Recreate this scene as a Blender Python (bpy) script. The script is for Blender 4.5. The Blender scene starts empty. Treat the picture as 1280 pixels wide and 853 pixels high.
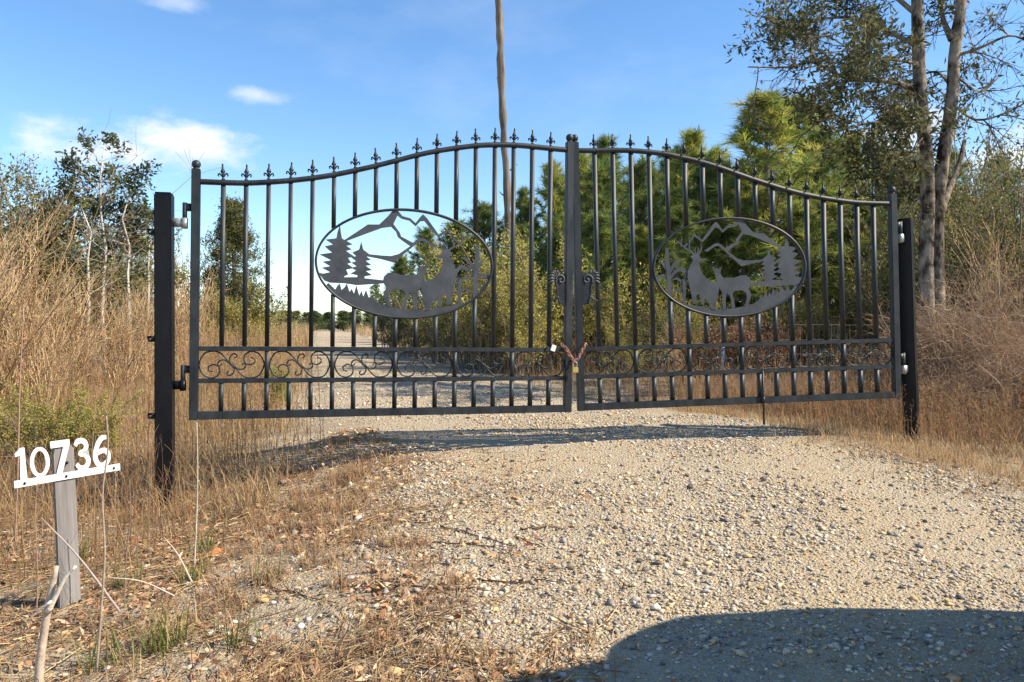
import bpy, bmesh, math
import numpy as np
from mathutils import Vector, Matrix

# ------------------------------------------------------------------ camera, world, sun, exposure
scene = bpy.context.scene
col = scene.collection
CAM_H, FPX, HZ = 1.15, 950.0, 415.0
cd = bpy.data.cameras.new('camera')
cam = bpy.data.objects.new('camera', cd); col.objects.link(cam)
cam.location = (0, 0, CAM_H); cam.rotation_euler = (math.radians(90), 0, 0)
cd.sensor_width = 36; cd.lens = 36 * FPX / 1280; cd.shift_y = -11.5 / 1280
cd.clip_start = 0.05; cd.clip_end = 3000
scene.camera = cam

SUN_AZ, SUN_EL = -10.0, 42.0          # azimuth from +X towards +Y
sd = bpy.data.lights.new('sun', 'SUN'); sun = bpy.data.objects.new('sun', sd); col.objects.link(sun)
sd.energy = 4.7; sd.angle = math.radians(0.53); sd.color = (1.0, 0.90, 0.73)
sv = Vector((math.cos(math.radians(SUN_EL)) * math.cos(math.radians(SUN_AZ)),
             math.cos(math.radians(SUN_EL)) * math.sin(math.radians(SUN_AZ)), math.sin(math.radians(SUN_EL))))
sun.rotation_euler = sv.to_track_quat('Z', 'Y').to_euler()
sun.location = (20, 10, 30)

world = bpy.data.worlds.new('World'); scene.world = world; world.use_nodes = True
wn, wl = world.node_tree.nodes, world.node_tree.links
wn.clear()
def wmath(op, a, b=None, c=None):
    n = wn.new('ShaderNodeMath'); n.operation = op
    for i, v in enumerate((a, b, c)):
        if v is None: continue
        if isinstance(v, (int, float)): n.inputs[i].default_value = v
        else: wl.new(v, n.inputs[i])
    return n.outputs[0]
sky = wn.new('ShaderNodeTexSky'); sky.sky_type = 'NISHITA'; sky.sun_disc = False
sky.sun_elevation = math.radians(SUN_EL); sky.sun_rotation = math.radians(90 - SUN_AZ)
sky.air_density = 1.0; sky.dust_density = 0.1; sky.ozone_density = 2.0; sky.altitude = 0
tc = wn.new('ShaderNodeTexCoord')
sp = wn.new('ShaderNodeSeparateXYZ'); wl.new(tc.outputs['Generated'], sp.inputs[0])
az = wmath('ARCTAN2', sp.outputs[0], sp.outputs[1])
hor = wmath('SQRT', wmath('ADD', wmath('MULTIPLY', sp.outputs[0], sp.outputs[0]), wmath('MULTIPLY', sp.outputs[1], sp.outputs[1])))
el = wmath('ARCTAN2', sp.outputs[2], hor)
mp = wn.new('ShaderNodeMapping'); mp.inputs['Scale'].default_value = (1, 1, 2.2)
wl.new(tc.outputs['Generated'], mp.inputs[0])
def wnoise(scale, detail, rough=0.55):
    n = wn.new('ShaderNodeTexNoise'); n.inputs['Scale'].default_value = scale
    n.inputs['Detail'].default_value = detail; n.inputs['Roughness'].default_value = rough
    wl.new(mp.outputs[0], n.inputs['Vector']); return n.outputs[0]
nz = wnoise(14, 8, 0.6)
nz2 = wnoise(5, 6, 0.6)
fac = None
for a0, e0, aw, eh, s in ((-.47, .208, .125, .034, 1.0), (-.395, .222, .085, .034, 1.0), (-.44, .225, .06, .03, 1.0), (-.322, .287, .034, .013, .6), (-.42, .378, .04, .012, .4),
                          (.47, .235, .075, .034, .9), (.60, .195, .10, .030, 1.0), (.26, .205, .07, .02, .6),
                          (1.2, .3, .2, .05, 1), (-1.3, .35, .25, .05, 1), (2.3, .28, .2, .05, 1), (-2.4, .25, .25, .05, 1), (3.0, .4, .2, .05, .8)):
    da = wmath('DIVIDE', wmath('SUBTRACT', az, a0), aw); de = wmath('DIVIDE', wmath('SUBTRACT', el, e0), eh)
    d = wmath('SQRT', wmath('ADD', wmath('MULTIPLY', da, da), wmath('MULTIPLY', de, de)))
    m = wmath('ADD', wmath('SUBTRACT', 1.0, d), wmath('MULTIPLY', wmath('SUBTRACT', nz, 0.47), 2.4))
    mm = wn.new('ShaderNodeMapRange'); mm.interpolation_type = 'SMOOTHSTEP'
    mm.inputs['From Min'].default_value = 0.0; mm.inputs['From Max'].default_value = 1.1; mm.inputs['To Max'].default_value = s
    wl.new(m, mm.inputs['Value'])
    fac = mm.outputs[0] if fac is None else wmath('MAXIMUM', fac, mm.outputs[0])
cir = wn.new('ShaderNodeMapRange'); cir.inputs['From Min'].default_value = .5; cir.inputs['From Max'].default_value = .85; cir.inputs['To Max'].default_value = .16
wl.new(nz2, cir.inputs['Value'])
fac = wmath('MAXIMUM', fac, cir.outputs[0])
hs = wn.new('ShaderNodeHueSaturation'); hs.inputs['Saturation'].default_value = 1.2; hs.inputs['Hue'].default_value = 0.502; hs.inputs['Value'].default_value = 1.0
wl.new(sky.outputs[0], hs.inputs['Color'])
mx = wn.new('ShaderNodeMix'); mx.data_type = 'RGBA'
wl.new(fac, mx.inputs['Factor']); wl.new(hs.outputs[0], mx.inputs['A']); mx.inputs['B'].default_value = (4.6, 4.75, 5.0, 1)
bg = wn.new('ShaderNodeBackground'); bg.inputs['Strength'].default_value = 0.118
wl.new(mx.outputs['Result'], bg.inputs['Color'])
wo = wn.new('ShaderNodeOutputWorld'); wl.new(bg.outputs[0], wo.inputs['Surface'])

scene.view_settings.view_transform = 'Standard'; scene.view_settings.look = 'None'
scene.view_settings.exposure = 1.0; scene.view_settings.gamma = 1.0; scene.view_settings.use_curve_mapping = False
scene.render.engine = 'CYCLES'
scene.cycles.use_denoising = True
scene.cycles.max_bounces = 6; scene.cycles.transmission_bounces = 3; scene.cycles.diffuse_bounces = 3; scene.cycles.glossy_bounces = 2

# ------------------------------------------------------------------ helpers
rng = np.random.default_rng(11)
U = lambda a, b, n=None: rng.uniform(a, b, n)

def px(x, y, Y):                       # a measured sight line at distance Y, as a place in the world
    return np.array([(x - 640) / FPX * Y, Y, CAM_H + (HZ - y) / FPX * Y])

def sstep(a, b, x):
    t = np.clip((np.asarray(x, float) - a) / (b - a), 0, 1); return t * t * (3 - 2 * t)

def _hash(ix, iy, s):
    v = np.sin(ix * 127.1 + iy * 311.7 + s * 74.7) * 43758.5453
    return v - np.floor(v)
def vnoise(x, y, s=0):
    x = np.asarray(x, float); y = np.asarray(y, float)
    ix, iy = np.floor(x), np.floor(y); fx, fy = x - ix, y - iy
    fx = fx * fx * (3 - 2 * fx); fy = fy * fy * (3 - 2 * fy)
    return (_hash(ix, iy, s) * (1 - fx) + _hash(ix + 1, iy, s) * fx) * (1 - fy) + (_hash(ix, iy + 1, s) * (1 - fx) + _hash(ix + 1, iy + 1, s) * fx) * fy
def fbm(x, y, s=0, o=4):
    r, a, t = 0, .5, 0
    for i in range(o):
        r = r + a * vnoise(x * 2 ** i, y * 2 ** i, s + i); t += a; a *= .5
    return r / t

# driveway edges and terrain height
_EY = [-30, 0, 2, 3, 4.2, 5.3, 6.4, 8, 10.4, 14, 20, 35, 55, 90, 200]
_EL = [-2.0, -.1, -.15, -.45, -.72, -1.1, -1.55, -2.1, -2.65, -3.6, -5.1, -9.0, -14.2, -25, -60]
_ER = [6.0, 5.2, 4.4, 3.5, 2.75, 2.45, 1.9, .55, -.4, -1.5, -3.2, -7.0, -12.0, -22.5, -57]
def xl(y): return np.interp(y, _EY, _EL)
def xr(y): return np.interp(y, _EY, _ER)
def G(x, y):
    x = np.asarray(x, float); y = np.asarray(y, float)
    base = np.interp(y, [-60, -1, 0, 1, 2, 3, 4, 4.8, 5.6, 6.5, 8, 12, 30, 62, 120, 400], [-.3, -.04, .0, .066, .133, .2, .267, .322, .37, .415, .47, .55, .82, 1.16, 1.75, 2.2])
    A = np.interp(y, [0, 2, 3, 4.6, 6, 9, 20], [.06, .09, .13, .235, .2, .1, .0])
    B = np.interp(y, [0, 3, 4.2, 5.7, 8, 12, 20], [.0, .02, .05, .09, .09, .04, 0])
    h = base - A * sstep(-.45, 1.3, xl(y) - x) - B * sstep(-.1, 1.0, x - xr(y))
    n = np.where((y > -5) & (y < 40), 1, .3)
    return h + n * (.05 * (fbm(x * .9, y * .9, 3) - .5) + .022 * (fbm(x * 4, y * 4, 9, 3) - .5))
def roadmask(x, y):
    d = np.minimum(x - xl(y), xr(y) - x)
    w = np.clip(np.asarray(y, float) * .05, .12, .6)
    return sstep(-1, 1.2, (d + .55 * (fbm(x * 2.2, y * 2.2, 21) - .5)) / (w * 2.0))

def sandpatch(x, y):
    return sstep(.43, .55, fbm(x * 2.6, y * 2.6, 77)) * np.exp(-np.maximum(xl(y) - x - .45, 0) * 1.0) * (np.asarray(y) < 12)

class Geo:
    def __init__(s): s.v, s.q, s.t, s.c, s.n = [], [], [], [], 0
    def add(s, v, quads=None, tris=None, c=None):
        v = np.asarray(v, float).reshape(-1, 3)
        s.v.append(v)
        if quads is not None and len(quads): s.q.append(np.asarray(quads, np.int64).reshape(-1, 4) + s.n)
        if tris is not None and len(tris): s.t.append(np.asarray(tris, np.int64).reshape(-1, 3) + s.n)
        if c is None: c = np.ones((len(v), 3)) * .5
        c = np.asarray(c, float)
        if c.ndim == 1: c = np.repeat(c[None], len(v), 0)
        s.c.append(c); s.n += len(v)
        return s
    def mesh(s, name, mat, smooth=False, tint=True, xf=None):
        me = bpy.data.meshes.new(name)
        v = np.concatenate(s.v)
        if xf is not None: v = xf(v)
        q = np.concatenate(s.q) if s.q else np.zeros((0, 4), np.int64)
        t = np.concatenate(s.t) if s.t else np.zeros((0, 3), np.int64)
        loops = np.concatenate([q.ravel(), t.ravel()]).astype(np.int32)
        starts = np.concatenate([np.arange(len(q)) * 4, len(q) * 4 + np.arange(len(t)) * 3]).astype(np.int32)
        me.vertices.add(len(v)); me.vertices.foreach_set('co', v.astype(np.float32).ravel())
        me.loops.add(len(loops)); me.loops.foreach_set('vertex_index', loops)
        me.polygons.add(len(starts)); me.polygons.foreach_set('loop_start', starts)
        if smooth: me.polygons.foreach_set('use_smooth', np.ones(len(starts), bool))
        me.update(calc_edges=True)
        if tint:
            a = me.attributes.new('tint', 'FLOAT_COLOR', 'POINT')
            c = np.concatenate(s.c); a.data.foreach_set('color', np.concatenate([c, np.ones((len(c), 1))], 1).astype(np.float32).ravel())
        me.materials.append(mat)
        return me

def tag(o, label=None, cat=None, group=None, kind=None):
    if label: o['label'] = label
    if cat: o['category'] = cat
    if group: o['group'] = group
    if kind: o['kind'] = kind
    return o
def link(name, me, parent=None):
    o = bpy.data.objects.new(name, me); col.objects.link(o)
    if parent: o.parent = parent
    return o
def empty(name, loc=(0, 0, 0)):
    o = bpy.data.objects.new(name, None); col.objects.link(o); o.location = loc; o.empty_display_size = .1
    return o
def copy_tree(o, parent=None):
    c = o.copy(); col.objects.link(c)
    if parent: c.parent = parent
    for ch in list(o.children): copy_tree(ch, c)
    return c

def unit(v): return v / np.maximum(np.linalg.norm(v, axis=-1, keepdims=True), 1e-9)
def rdir(n): return unit(rng.normal(size=(n, 3)))

def tube(g, pts, rad, sides=6, c=None, cap=True):
    P = np.asarray(pts, float); k = len(P); rad = np.broadcast_to(np.asarray(rad, float), (k,))
    T = unit(np.gradient(P, axis=0))
    ref = np.array([0, 0, 1.]) if abs(T[:, 2]).mean() < .8 else np.array([1., 0, 0])
    A = unit(np.cross(T, ref)); B = np.cross(T, A)
    ang = np.arange(sides) / sides * 2 * math.pi
    V = P[:, None] + rad[:, None, None] * (np.cos(ang)[None, :, None] * A[:, None] + np.sin(ang)[None, :, None] * B[:, None])
    i = np.arange(k - 1)[:, None] * sides; j = np.arange(sides)[None]; j2 = (j + 1) % sides
    Q = np.stack([i + j, i + j2, i + sides + j2, i + sides + j], -1).reshape(-1, 4)
    V = V.reshape(-1, 3); tr = []
    if cap:
        V = np.concatenate([V, P[:1], P[-1:]]); n0 = k * sides
        jj = np.arange(sides)
        tr = np.concatenate([np.stack([np.full(sides, n0), (jj + 1) % sides, jj], 1), np.stack([np.full(sides, n0 + 1), (k - 1) * sides + jj, (k - 1) * sides + (jj + 1) % sides], 1)])
    return g.add(V, Q, tr, c)

def strands(g, P, w, c, sides=3):            # P (n,k,3) thin stems of round section, w (n,k), c (n,3)
    n, k, _ = P.shape
    T = unit(P[:, -1] - P[:, 0]); R = rdir(n)
    A = unit(np.cross(T, R)); B = np.cross(T, A)
    ang = np.arange(sides) / sides * 2 * math.pi
    off = np.cos(ang)[None, :, None] * A[:, None] + np.sin(ang)[None, :, None] * B[:, None]
    V = P[:, :, None] + w[:, :, None, None] * off[:, None]
    b = (np.arange(n) * k * sides)[:, None, None] + (np.arange(k - 1) * sides)[None, :, None]
    j = np.arange(sides)[None, None]; j2 = (j + 1) % sides
    Q = np.stack([b + j, b + j2, b + sides + j2, b + sides + j], -1).reshape(-1, 4)
    g.add(V.reshape(-1, 3), Q, None, np.repeat(c, k * sides, 0))

def ribbons(g, P, S, w, c):                  # flat blades, S (n,3) side vector
    n, k, _ = P.shape
    V = np.stack([P - S[:, None] * w[..., None], P + S[:, None] * w[..., None]], 2)
    b = (np.arange(n) * k * 2)[:, None] + (np.arange(k - 1) * 2)[None]
    Q = np.stack([b, b + 1, b + 3, b + 2], -1).reshape(-1, 4)
    g.add(V.reshape(-1, 3), Q, None, np.repeat(c, k * 2, 0))

def leaves(g, P, D, L, W, c, fold=.25):
    n = len(P); L = np.broadcast_to(L, (n,)); W = np.broadcast_to(W, (n,))
    S = unit(np.cross(D, rdir(n))); N = np.cross(D, S)
    mid = P + D * L[:, None] * .5 - N * (L * fold * .3)[:, None]
    V = np.stack([P, mid + S * W[:, None] * .5, P + D * L[:, None], mid - S * W[:, None] * .5 + N * (W * fold)[:, None]], 1)
    Q = (np.arange(n) * 4)[:, None] + np.arange(4)[None]
    g.add(V.reshape(-1, 3), Q, None, np.repeat(c, 4, 0))

def pick(pal, n, var=.18):
    pal = np.asarray(pal, float)
    c = pal[rng.integers(0, len(pal), n)]
    t = rng.random((n, 1)); c2 = pal[rng.integers(0, len(pal), n)]
    return np.clip((c * (1 - t * .5) + c2 * t * .5) * (1 + rng.normal(size=(n, 1)) * var), .004, .9)

def spline(pts, m=8, closed=False):
    P = np.asarray(pts, float); out = []
    n = len(P)
    for i in range(n if closed else n - 1):
        p1, p2 = P[i], P[(i + 1) % n]
        p0 = P[i - 1] if (i > 0 or closed) else 2 * p1 - p2
        p3 = P[(i + 2) % n] if (i + 2 < n or closed) else 2 * p2 - p1
        for t in np.arange(m) / m:
            out.append(.5 * (2 * p1 + (p2 - p0) * t + (2 * p0 - 5 * p1 + 4 * p2 - p3) * t * t + (3 * p1 - p0 - 3 * p2 + p3) * t ** 3))
    if not closed: out.append(P[-1])
    return np.array(out)

def box(g, lo, hi, c=None):
    x0, y0, z0 = lo; x1, y1, z1 = hi
    V = [(x0, y0, z0), (x1, y0, z0), (x1, y1, z0), (x0, y1, z0), (x0, y0, z1), (x1, y0, z1), (x1, y1, z1), (x0, y1, z1)]
    Q = [(0, 3, 2, 1), (4, 5, 6, 7), (0, 1, 5, 4), (1, 2, 6, 5), (2, 3, 7, 6), (3, 0, 4, 7)]
    return g.add(V, Q, None, c)

def bevel_box(name, lo, hi, mat, r=.004):
    bm = bmesh.new(); bmesh.ops.create_cube(bm, size=1)
    lo = Vector(lo); hi = Vector(hi)
    for v in bm.verts: v.co = Vector([lo[i] + (v.co[i] + .5) * (hi[i] - lo[i]) for i in range(3)])
    bmesh.ops.bevel(bm, geom=bm.edges[:], offset=r, segments=2, affect='EDGES')
    me = bpy.data.meshes.new(name); bm.to_mesh(me); bm.free(); me.materials.append(mat); return me

def plate(name, outline, thick, mat, at=lambda a, b, t: (a, t, b)):
    """A flat cut sheet: an outline in 2D given a real thickness."""
    bm = bmesh.new()
    a = [bm.verts.new(at(p[0], p[1], -thick / 2)) for p in outline]
    b = [bm.verts.new(at(p[0], p[1], thick / 2)) for p in outline]
    f1 = bm.faces.new(a); f2 = bm.faces.new(b[::-1]); n = len(a)
    for i in range(n): bm.faces.new((a[i], b[i], b[(i + 1) % n], a[(i + 1) % n]))
    bm.normal_update(); bmesh.ops.triangulate(bm, faces=[f1, f2], ngon_method='EAR_CLIP')
    bmesh.ops.recalc_face_normals(bm, faces=bm.faces[:])
    me = bpy.data.meshes.new(name); bm.to_mesh(me); bm.free(); me.materials.append(mat); return me

def stroke(pts, w):                           # outline of a brush stroke with varying width
    P = np.asarray(pts, float); w = np.broadcast_to(np.asarray(w, float), (len(P),))
    T = unit(np.gradient(P, axis=0)); N = np.stack([-T[:, 1], T[:, 0]], 1)
    return np.concatenate([P + N * w[:, None] / 2, (P - N * w[:, None] / 2)[::-1]])

# ------------------------------------------------------------------ materials
def newmat(name):
    m = bpy.data.materials.new(name); m.use_nodes = True
    n, l = m.node_tree.nodes, m.node_tree.links
    return m, n, l, n['Principled BSDF']
def mat_tint(name, rough=.6, transl=0., spec=.3, grain=0):
    m, n, l, b = newmat(name)
    a = n.new('ShaderNodeAttribute'); a.attribute_name = 'tint'
    b.inputs['Roughness'].default_value = rough; b.inputs['Specular IOR Level'].default_value = spec
    colr = a.outputs['Color']
    if grain:
        nz_ = n.new('ShaderNodeTexNoise'); nz_.inputs['Scale'].default_value = grain; nz_.inputs['Detail'].default_value = 4
        tcn = n.new('ShaderNodeTexCoord'); l.new(tcn.outputs['Object'], nz_.inputs['Vector'])
        mr = n.new('ShaderNodeMapRange'); mr.inputs['To Min'].default_value = .55; mr.inputs['To Max'].default_value = 1.45
        l.new(nz_.outputs[0], mr.inputs['Value'])
        mm = n.new('ShaderNodeMix'); mm.data_type = 'RGBA'; mm.blend_type = 'MULTIPLY'; mm.inputs['Factor'].default_value = 1
        l.new(colr, mm.inputs['A']); l.new(mr.outputs[0], mm.inputs['B']); colr = mm.outputs['Result']
        bp = n.new('ShaderNodeBump'); bp.inputs['Strength'].default_value = .5; bp.inputs['Distance'].default_value = .01
        l.new(nz_.outputs[0], bp.inputs['Height']); l.new(bp.outputs[0], b.inputs['Normal'])
    l.new(colr, b.inputs['Base Color'])
    if transl:
        t = n.new('ShaderNodeBsdfTranslucent'); l.new(colr, t.inputs['Color'])
        mx_ = n.new('ShaderNodeMixShader'); mx_.inputs[0].default_value = transl
        l.new(b.outputs[0], mx_.inputs[1]); l.new(t.outputs[0], mx_.inputs[2])
        l.new(mx_.outputs[0], n['Material Output'].inputs['Surface'])
    return m
def mat_noise(name, c1, c2, scale, rough=.7, metal=0, bump=.3, spec=.4, stretch=(1, 1, 1), dist=.005, detail=6, lo=.32, hi=.68):
    m, n, l, b = newmat(name)
    tcn = n.new('ShaderNodeTexCoord'); mpn = n.new('ShaderNodeMapping'); mpn.inputs['Scale'].default_value = stretch
    l.new(tcn.outputs['Object'], mpn.inputs[0])
    nz_ = n.new('ShaderNodeTexNoise'); nz_.inputs['Scale'].default_value = scale; nz_.inputs['Detail'].default_value = detail; nz_.inputs['Roughness'].default_value = .65
    l.new(mpn.outputs[0], nz_.inputs['Vector'])
    cr = n.new('ShaderNodeValToRGB'); cr.color_ramp.elements[0].position = lo; cr.color_ramp.elements[1].position = hi
    cr.color_ramp.elements[0].color = (*c1, 1); cr.color_ramp.elements[1].color = (*c2, 1)
    l.new(nz_.outputs[0], cr.inputs[0]); l.new(cr.outputs[0], b.inputs['Base Color'])
    b.inputs['Roughness'].default_value = rough; b.inputs['Metallic'].default_value = metal; b.inputs['Specular IOR Level'].default_value = spec
    if bump:
        bp = n.new('ShaderNodeBump'); bp.inputs['Strength'].default_value = bump; bp.inputs['Distance'].default_value = dist
        l.new(nz_.outputs[0], bp.inputs['Height']); l.new(bp.outputs[0], b.inputs['Normal'])
    return m

M = {}
M['leaf'] = mat_tint('leaf', .6, .40, .12)
M['needle'] = mat_tint('pine_needle', .6, .38, .10)
M['dry'] = mat_tint('dry_grass', .85, .42, .04)
M['wood'] = mat_tint('bark', .9, 0, .15, 38)
M['stone'] = mat_tint('stone', .9, 0, .06, 90)
M['litter'] = mat_tint('leaf_litter', .9, .12, .05)
M['black'] = mat_noise('black_gate_paint', (.008, .011, .014), (.038, .044, .048), 14, .5, 0, .05, .35, (1, 1, .35), .002, 8, .35, .78)
M['post'] = mat_noise('black_post_paint', (.003, .003, .004), (.009, .009, .012), 18, .42, 0, .25, .22, (1, 1, .25), .003)
M['plate'] = mat_noise('weathered_grey_plate', (.030, .034, .040), (.066, .071, .081), 9, .55, .15, .08, .5, (1, 1, 1), .002)
M['galv'] = mat_noise('galvanised_steel', (.25, .25, .24), (.5, .5, .48), 40, .45, .6, .1)
M['rust'] = mat_noise('rusty_chain', (.22, .07, .045), (.46, .24, .18), 120, .8, .1, .2)
M['brass'] = mat_noise('brass', (.5, .36, .10), (.65, .5, .18), 60, .4, .5, .1)
M['white'] = mat_noise('white_paint', (.58, .56, .53), (.80, .80, .79), 14, .5, 0, .1, .4)
M['grey_wood'] = mat_noise('weathered_grey_wood', (.12, .11, .105), (.30, .275, .26), 22, .9, 0, .6, .1, (1, 1, .06), .004)
M['clay'] = mat_noise('red_clay', (.42, .16, .06), (.60, .27, .11), 22, .95, 0, .8, .1, (1, 1, 1), .02)
M['oak'] = mat_noise('oak_bark', (.035, .027, .021), (.34, .285, .225), 9, .95, 0, 1.0, .05, (1, 1, .55), .05, 12, .40, .62)
M['snag'] = mat_noise('bare_snag_wood', (.07, .055, .045), (.27, .225, .185), 13, .95, 0, .7, .1, (1, 1, .12), .02)

# the soil: pale gravelly driveway and brown verge share one node tree, driven by the painted-in extent of the driveway
m, n, l, b = newmat('soil'); M['soil'] = m
b.inputs['Roughness'].default_value = .95; b.inputs['Specular IOR Level'].default_value = .1
geo_n = n.new('ShaderNodeNewGeometry'); at_ = n.new('ShaderNodeAttribute'); at_.attribute_name = 'tint'
sepc = n.new('ShaderNodeSeparateColor'); l.new(at_.outputs['Color'], sepc.inputs[0])
def tex(kind, scale, detail=5, **kw):
    t = n.new('ShaderNodeTex' + kind); t.inputs['Scale'].default_value = scale
    if 'Detail' in t.inputs: t.inputs['Detail'].default_value = detail
    l.new(geo_n.outputs['Position'], t.inputs['Vector']); return t
def ramp(src, stops):
    r = n.new('ShaderNodeValToRGB'); e = r.color_ramp.elements
    while len(e) < len(stops): e.new(.5)
    for q, (p, c) in zip(e, stops): q.position = p; q.color = (*c, 1)
    l.new(src, r.inputs[0]); return r.outputs[0]
def mixc(f, a, bb, mode='MIX'):
    q = n.new('ShaderNodeMix'); q.data_type = 'RGBA'; q.blend_type = mode
    if isinstance(f, float): q.inputs['Factor'].default_value = f
    else: l.new(f, q.inputs['Factor'])
    l.new(a, q.inputs['A']); l.new(bb, q.inputs['B']); return q.outputs['Result']
v1 = tex('Voronoi', 70); v2 = tex('Voronoi', 170); big = tex('Noise', 1.3, 4); fine = tex('Noise', 60, 6); mid_ = tex('Noise', 9, 5)
sv1 = n.new('ShaderNodeSeparateColor'); l.new(v1.outputs['Color'], sv1.inputs[0])
sv2 = n.new('ShaderNodeSeparateColor'); l.new(v2.outputs['Color'], sv2.inputs[0])
PALG = [(.0, (.15, .13, .12)), (.14, (.33, .31, .29)), (.3, (.50, .44, .36)), (.5, (.58, .53, .45)), (.72, (.52, .43, .29)), (.88, (.62, .59, .53)), (1, (.44, .33, .2))]
g1 = ramp(sv1.outputs[0], PALG); g2 = ramp(sv2.outputs[0], PALG)
grav = mixc(.5, g1, g2)
sandy = ramp(big.outputs[0], [(.38, (.53, .48, .41)), (.68, (.60, .48, .31))])
grav = mixc(.28, grav, sandy)
warm = n.new('ShaderNodeRGB'); warm.outputs[0].default_value = (1.04, 1.0, .925, 1)
grav = mixc(1.0, grav, warm.outputs[0], 'MULTIPLY')
verge = ramp(fine.outputs[0], [(.3, (.20, .14, .085)), (.5, (.34, .255, .165)), (.7, (.48, .39, .27))])
verge = mixc(.5, verge, ramp(mid_.outputs[0], [(.35, (.25, .185, .115)), (.52, (.46, .37, .25)), (.62, (.62, .55, .43))]))
sandc = mixc(.5, g2, ramp(mid_.outputs[0], [(.3, (.44, .35, .23)), (.65, (.62, .53, .38))]))
verge = mixc(sepc.outputs[1], verge, sandc)
tot = mixc(sepc.outputs[0], verge, grav)
l.new(tot, b.inputs['Base Color'])
bp = n.new('ShaderNodeBump'); bp.inputs['Strength'].default_value = 1.0; bp.inputs['Distance'].default_value = .016
hsum = n.new('ShaderNodeMath'); hsum.operation = 'ADD'; l.new(v1.outputs['Distance'], hsum.inputs[0]); l.new(fine.outputs[0], hsum.inputs[1])
inv = n.new('ShaderNodeMath'); inv.operation = 'MULTIPLY'; inv.inputs[1].default_value = -1; l.new(hsum.outputs[0], inv.inputs[0])
l.new(inv.outputs[0], bp.inputs['Height']); l.new(bp.outputs[0], b.inputs['Normal'])

# ------------------------------------------------------------------ ground and driveway
def axis(fine_lo, fine_hi, step, lo, hi):
    a = list(np.arange(fine_lo, fine_hi + 1e-6, step)); s = step
    while a[-1] < hi: s *= 1.22; a.append(a[-1] + s)
    s = step
    while a[0] > lo: s *= 1.22; a.insert(0, a[0] - s)
    return np.array(a)
gx, gy = axis(-4, 4.6, .05, -600, 600), axis(1.2, 8.5, .05, -80, 1500)
XX, YY = np.meshgrid(gx, gy)
ZZ = G(XX, YY); RM = roadmask(XX, YY)
VV = np.stack([XX, YY, ZZ], -1).reshape(-1, 3); RV = RM.reshape(-1); SV = sandpatch(XX, YY).reshape(-1)
nx_, ny_ = len(gx), len(gy)
ii = (np.arange(ny_ - 1)[:, None] * nx_ + np.arange(nx_ - 1)[None]).reshape(-1)
QQ = np.stack([ii, ii + 1, ii + 1 + nx_, ii + nx_], 1)
inroad = RV[QQ].mean(1) > .5
for nm, sel in (('ground', ~inroad), ('driveway', inroad)):
    q = QQ[sel]; used, invx = np.unique(q.ravel(), return_inverse=True)
    g = Geo(); g.add(VV[used], invx.reshape(-1, 4), None, np.stack([RV[used], SV[used], RV[used]], 1))
    o = link(nm, g.mesh(nm, M['soil'], True))
    if nm == 'ground': tag(o, 'brown verge and field of dry grass soil around the driveway', 'ground', kind='structure')
    else: tag(o, 'pale gravel driveway running under the gate and bending away', 'driveway', kind='structure'); driveway = o

# ---- loose stones on the driveway
def ico(jit, seed):
    bm = bmesh.new(); bmesh.ops.create_icosphere(bm, subdivisions=1, radius=1)
    v = np.array([p.co[:] for p in bm.verts]); f = np.array([[q.index for q in fc.verts] for fc in bm.faces]); bm.free()
    r = np.random.default_rng(seed)
    return v * (1 + r.normal(size=(len(v), 1)) * jit) + r.normal(size=v.shape) * jit * .5, f
PAL_ST = [(.60, .53, .41), (.57, .47, .32), (.50, .46, .41), (.62, .59, .53), (.40, .38, .36), (.29, .265, .25), (.21, .195, .19), (.60, .42, .19), (.46, .32, .18), (.54, .44, .30), (.52, .49, .45), (.14, .13, .13), (.36, .28, .22), (.25, .23, .22), (.33, .31, .30)]
PAL_ST = [(a * 1.04, b_ * 1.0, c * .93) for a, b_, c in PAL_ST]
def scatter_stones(g, X, Y, s, sink=.25):
    n = len(X); kinds = rng.integers(0, 6, n)
    for k in range(6):
        tv, tf = ico(.22, k + 1)
        sel = np.where(kinds == k)[0]; m_ = len(sel)
        if not m_: continue
        sc = s[sel][:, None] * np.stack([U(.75, 1.35, m_), U(.6, 1.1, m_), U(.35, .7, m_)], 1)
        a = U(0, 6.28, m_); tl = rng.normal(size=m_) * .35
        v = tv[None] * sc[:, None]
        v = np.stack([v[..., 0], v[..., 1] * np.cos(tl)[:, None] - v[..., 2] * np.sin(tl)[:, None], v[..., 1] * np.sin(tl)[:, None] + v[..., 2] * np.cos(tl)[:, None]], -1)
        ca, sa = np.cos(a)[:, None], np.sin(a)[:, None]
        v = np.stack([v[..., 0] * ca - v[..., 1] * sa, v[..., 0] * sa + v[..., 1] * ca, v[..., 2]], -1)
        x, y = X[sel], Y[sel]
        v += np.stack([x, y, G(x, y) + s[sel] * sink], -1)[:, None]
        F = (np.arange(m_) * len(tv))[:, None, None] + tf[None]
        g.add(v.reshape(-1, 3), None, F.reshape(-1, 3), np.repeat(pick(PAL_ST, m_, .12), len(tv), 0))
def sample(n, x0, x1, y0, y1, dens):
    X, Y = U(x0, x1, n), U(y0, y1, n); k = rng.random(n) < dens(X, Y); return X[k], Y[k]
g = Geo()
vis = lambda X, Y: (np.abs(X) < .72 * Y + .35)
X, Y = sample(120000, -1.6, 3.9, 1.6, 6.6, lambda x, y: roadmask(x, y) * vis(x, y) * np.clip(1.15 - (y - 2.6) * .16, .3, 1) * (.15 + 1.3 * sstep(.3, .7, fbm(x * 1.5, y * 1.5, 33))))
s = np.exp(rng.normal(size=len(X)) * .50) * .0046
scatter_stones(g, X, Y, np.clip(s, .0025, .019))
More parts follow.
